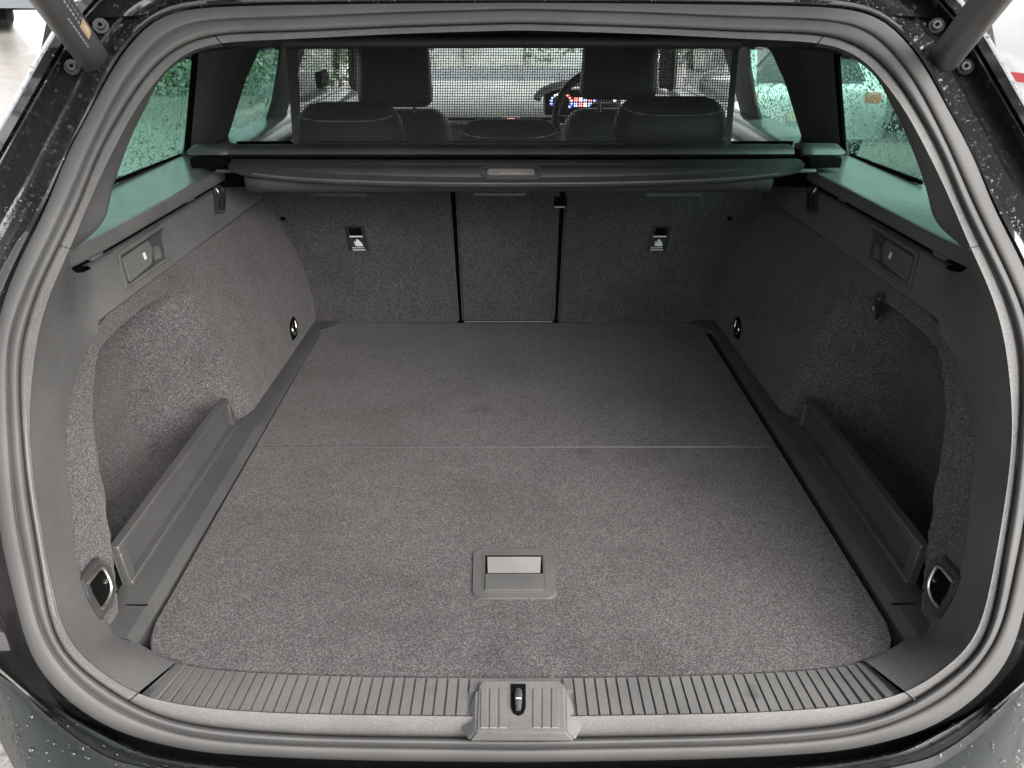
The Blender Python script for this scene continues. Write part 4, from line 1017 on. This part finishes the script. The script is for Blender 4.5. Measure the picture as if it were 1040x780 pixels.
# ================================================================== OUTSIDE: parked vehicles, hedges, trees
M_TYRE = simple('tyre', (.015, .015, .015), .8); M_ALLOY = simple('alloy', (.5, .5, .5), .35, .9); M_CGLASS = simple('car_glass', (.03, .04, .04), .06, 0, .8)
M_AMBER = simple('lit_tail_lamp', (.55, .16, .09), .25, emit=(1, .45, .3), estr=.06); M_LAMPW = simple('clear_lamp', (.7, .7, .7), .1); M_PLATE = simple('plate', (.5, .45, .3), .5)
M_RED = simple('red_stripe', (.65, .03, .04), .4)
def paint(name, c, metal=.0): return simple(name, c, .3, metal, .5, .8)
def parked(label, loc, rot, mat, kind='hatch', group='cars parked around the black estate'):
    """+Y is forward, origin on the ground under the middle"""
    t = thing('parked_van' if kind == 'van' else 'parked_car', label, 'van' if kind == 'van' else 'car', (0, 0, 0), group)
    t.location = loc; t.rotation_euler = (0, 0, rot)
    if kind == 'van': prof = [(-2.4, .35), (-2.45, 1.0), (-2.38, 1.95), (-2.2, 2.05), (.9, 2.05), (1.25, 1.95), (1.85, 1.25), (2.4, 1.0), (2.5, .75), (2.48, .35)]; belt = 1.2; W_ = .95
    else: prof = [(-2.05, .35), (-2.1, .72), (-2.02, .95), (-1.55, 1.38), (-1.2, 1.45), (.2, 1.45), (.55, 1.38), (1.2, .98), (1.85, .85), (2.1, .68), (2.12, .35)]; belt = .95; W_ = .88
    def half_w(y, z): return W_ * (1 - .045 * max(0, (abs(y) - 1.5)) ** 2) * (1 - .30 * max(0, z - belt) ** 1.0 * (.45 if kind == 'van' else .75)) * (1 - .05 * max(0, .55 - z))
    top = catmull([(y, z, 0) for y, z in prof], 48)
    rows = []
    for u in (-1, -.97, -.9, -.6, 0, .6, .9, .97, 1):
        rows.append([Vector((half_w(p.x, p.y) * u, p.x, p.y - (.05 * (abs(u) > .95) + .015 * (abs(u) > .85)) * (p.y > .6))) for p in top])
    bd = sheet('body', rows, mat, t, sharp=50)
    # sides: fill from the top line down to the sill
    for s in (-1, 1):
        ys = [p.x for p in top]; R_ = []
        for f in (0, .25, .5, .75, 1):
            R_.append([Vector((s * half_w(p.x, lerp(.32, p.y - .065, f)) * (1 + .0), p.x, lerp(.32, p.y - .065, f))) for p in top])
        sheet('side', R_, mat, t, sharp=50)
        if kind == 'van': wy = [(.55, 1.35)]
        else: wy = [(-1.45, -.8), (-.72, .12), (.2, .95)]
        for (a, b_) in wy:
            zt = 1.75 if kind == 'van' else 1.34
            def zc(y): return min(zt, max(belt + .06, min(p.y for p in sorted(top, key=lambda q: abs(q.x - y))[:2]) - .12))
            P = [Vector((s * (half_w(a, belt) + .006), a, belt + .03)), Vector((s * (half_w(b_, belt) + .006), b_, belt + .03)), Vector((s * (half_w(b_, zc(b_)) + .006), b_, zc(b_))), Vector((s * (half_w(a, zc(a)) + .006), a, zc(a)))]
            mesh('side_window', P, [(0, 1, 2, 3)], M_CGLASS, t, False)
        for wy_ in ((-1.4, 1.5) if kind == 'van' else (-1.3, 1.32)):
            wh = tube('wheel', [(s * (W_ - .18), wy_, .31), (s * (W_ + .012), wy_, .31)], .31, M_TYRE, t, 24); tube('rim', [(s * (W_ + .0), wy_, .31), (s * (W_ + .02), wy_, .31)], .20, M_ALLOY, wh, 16)
        yr = min(p.x for p in top)
        zl = 1.0 if kind == 'van' else .80
        box('tail_light', (s * W_ * .80, yr + .045, zl), (.22, .10, .34 if kind == 'van' else .14), M_AMBER, t, None, .045, 4)
        box('headlight', (s * W_ * .72, -yr - .1, .72), (.34, .12, .13), M_LAMPW, t, None, .03)
        if kind == 'van':
            sheet('red_stripe', [[Vector((s * (half_w(y, z) + .010), y, z)) for y in [-2.38 + 4.3 * q / 20 for q in range(21)]] for z in (.95, 1.02)], M_RED, t)
    yr = min(p.x for p in top)
    if kind == 'van':
        mesh('rear_window', [Vector((x * .75, yr - .02 + (.05 if z > 1.5 else 0), z)) for x, z in ((-1, 1.25), (1, 1.25), (.95, 1.8), (-.95, 1.8))], [(0, 1, 2, 3)], M_CGLASS, t, False)
    else:
        mesh('rear_window', [Vector((-.62, -2.03, .98)), Vector((.62, -2.03, .98)), Vector((.54, -1.60, 1.36)), Vector((-.54, -1.60, 1.36))], [(0, 1, 2, 3)], M_CGLASS, t, False)
        mesh('windscreen', [Vector((-.62, 1.17, 1.02)), Vector((.62, 1.17, 1.02)), Vector((.54, .60, 1.375)), Vector((-.54, .60, 1.375))], [(0, 1, 2, 3)], M_CGLASS, t, False)
    box('number_plate', (0, yr - .012, .62), (.52, .02, .11), M_PLATE, t, None, 0)
    return t
def gz(x, y): return groundz(x, y)
parked('white van with a thin red side stripe parked to the right', (5.25, 6.1, gz(5.2, 6.1)), math.pi, paint('van_white', (.8, .8, .8)), 'van')
parked('silver hatchback seen through the right rear door window', (3.33, 11.5, gz(3.33, 11.5)), .03, paint('car_silver', (.6, .62, .62)))
parked('grey hatchback seen through the right quarter window', (6.3, 13.0, gz(6.3, 13.0)), -.05, paint('car_grey', (.3, .31, .31)))
parked('pale car parked far ahead beyond the windscreen', (-2.5, 26, gz(-2.5, 26)), 1.45, paint('car_pale', (.5, .52, .55)))
parked('dark car far off beyond the left strut', (-12.2, 20.5, gz(-12.2, 20.5)), .9, paint('car_far', (.10, .11, .12)))
M_BARK = simple('bark', (.08, .06, .045), .9)
def leafmat(name, c):
    m, N, L, b = newmat(name); vec = coords(N, L); n1 = noise_tex(N, L, vec, 3, 3)
    L.new(ramp(N, L, n1, [(.3, tuple(x * .6 for x in c)), (.7, tuple(x * 1.5 for x in c))]), b.inputs['Base Color']); b.inputs['Roughness'].default_value = .6
    return m
M_LEAF = leafmat('leaves', (.045, .08, .03)); M_LEAF2 = leafmat('yellow_leaves', (.16, .17, .03))
def leaf_mass(name, parent, mat, blobs, n, size, seed):
    rnd = random.Random(seed); V = []; Fc = []
    for _ in range(n):
        c, r = rnd.choice(blobs)
        while True:
            v = Vector((rnd.uniform(-1, 1), rnd.uniform(-1, 1), rnd.uniform(-1, 1)))
            if v.length < 1: break
        v = v.normalized() * v.length ** .45
        p = Vector((c[0] + v.x * r[0], c[1] + v.y * r[1], c[2] + v.z * r[2])); s = size * rnd.uniform(.6, 1.4)
        a = Vector((rnd.gauss(0, 1), rnd.gauss(0, 1), rnd.gauss(0, .7))).normalized(); b_ = a.orthogonal().normalized(); k = len(V)
        V += [p - a * s, p + b_ * s * .5, p + a * s, p - b_ * s * .5]; Fc.append((k, k + 1, k + 2, k + 3))
    return mesh(name, V, Fc, mat, parent, False)
def tree(label, loc, h, seed, mat):
    rnd = random.Random(seed); t = thing('tree', label, 'tree', (0, 0, 0)); t.location = loc
    tube('trunk', [(0, 0, -.1), (.05, .02, h * .3), (-.04, .05, h * .6), (.02, 0, h * .85)], [.17, .13, .09, .03], M_BARK, t, 10)
    blobs = []
    for k in range(11):
        a = rnd.random() * 6.3; q = rnd.uniform(.3, .9) * h * .3; z = h * rnd.uniform(.45, .95); r = h * rnd.uniform(.10, .18)
        blobs.append(((q * math.cos(a), q * math.sin(a), z), (r * 1.2, r * 1.2, r * .8)))
        tube('limb', [(0, 0, h * .4), (q * .5 * math.cos(a), q * .5 * math.sin(a), z * .8), (q * math.cos(a), q * math.sin(a), z)], [.06, .04, .015], M_BARK, t, 6)
    leaf_mass('crown', t, mat, blobs, 4200, .09, seed); return t
def hedge(label, pts, h, seed):
    t = thing('hedge', label, 'hedge', (0, 0, 0)); rnd = random.Random(seed); blobs = []
    for (x, y) in pts:
        for _ in range(5): blobs.append(((x + rnd.uniform(-.7, .7), y + rnd.uniform(-.4, .4), gz(x, y) + h * rnd.uniform(.2, .75)), (.75, .6, h * .33)))
        tube('stem', [(x, y, gz(x, y) - .1), (x + .1, y, gz(x, y) + h * .6)], [.04, .02], M_BARK, t, 6)
    leaf_mass('foliage', t, M_LEAF, blobs, 900 * len(pts), .07, seed)
hedge('low green hedge beyond the left rear door window', [(-6.3 + 1.0 * k, 15.4 + .25 * k) for k in range(4)], 1.3, 2)
hedge('tall dark hedge beyond the left quarter window', [(-8.5 + .9 * k, 18.2 + .3 * k) for k in range(4)], 2.0, 9)
hedge('hedge far off beyond the windscreen', [(-2.5 + 1.4 * k, 19.5) for k in range(6)], 1.6, 3)
tree('leafy tree far beyond the left rear windows', (-11.0, 30, gz(-11.0, 30)), 5.0, 5, M_LEAF)
tree('yellow-green tree behind the white van', (10.5, 13.0, gz(10.5, 13)), 5.5, 8, M_LEAF2)
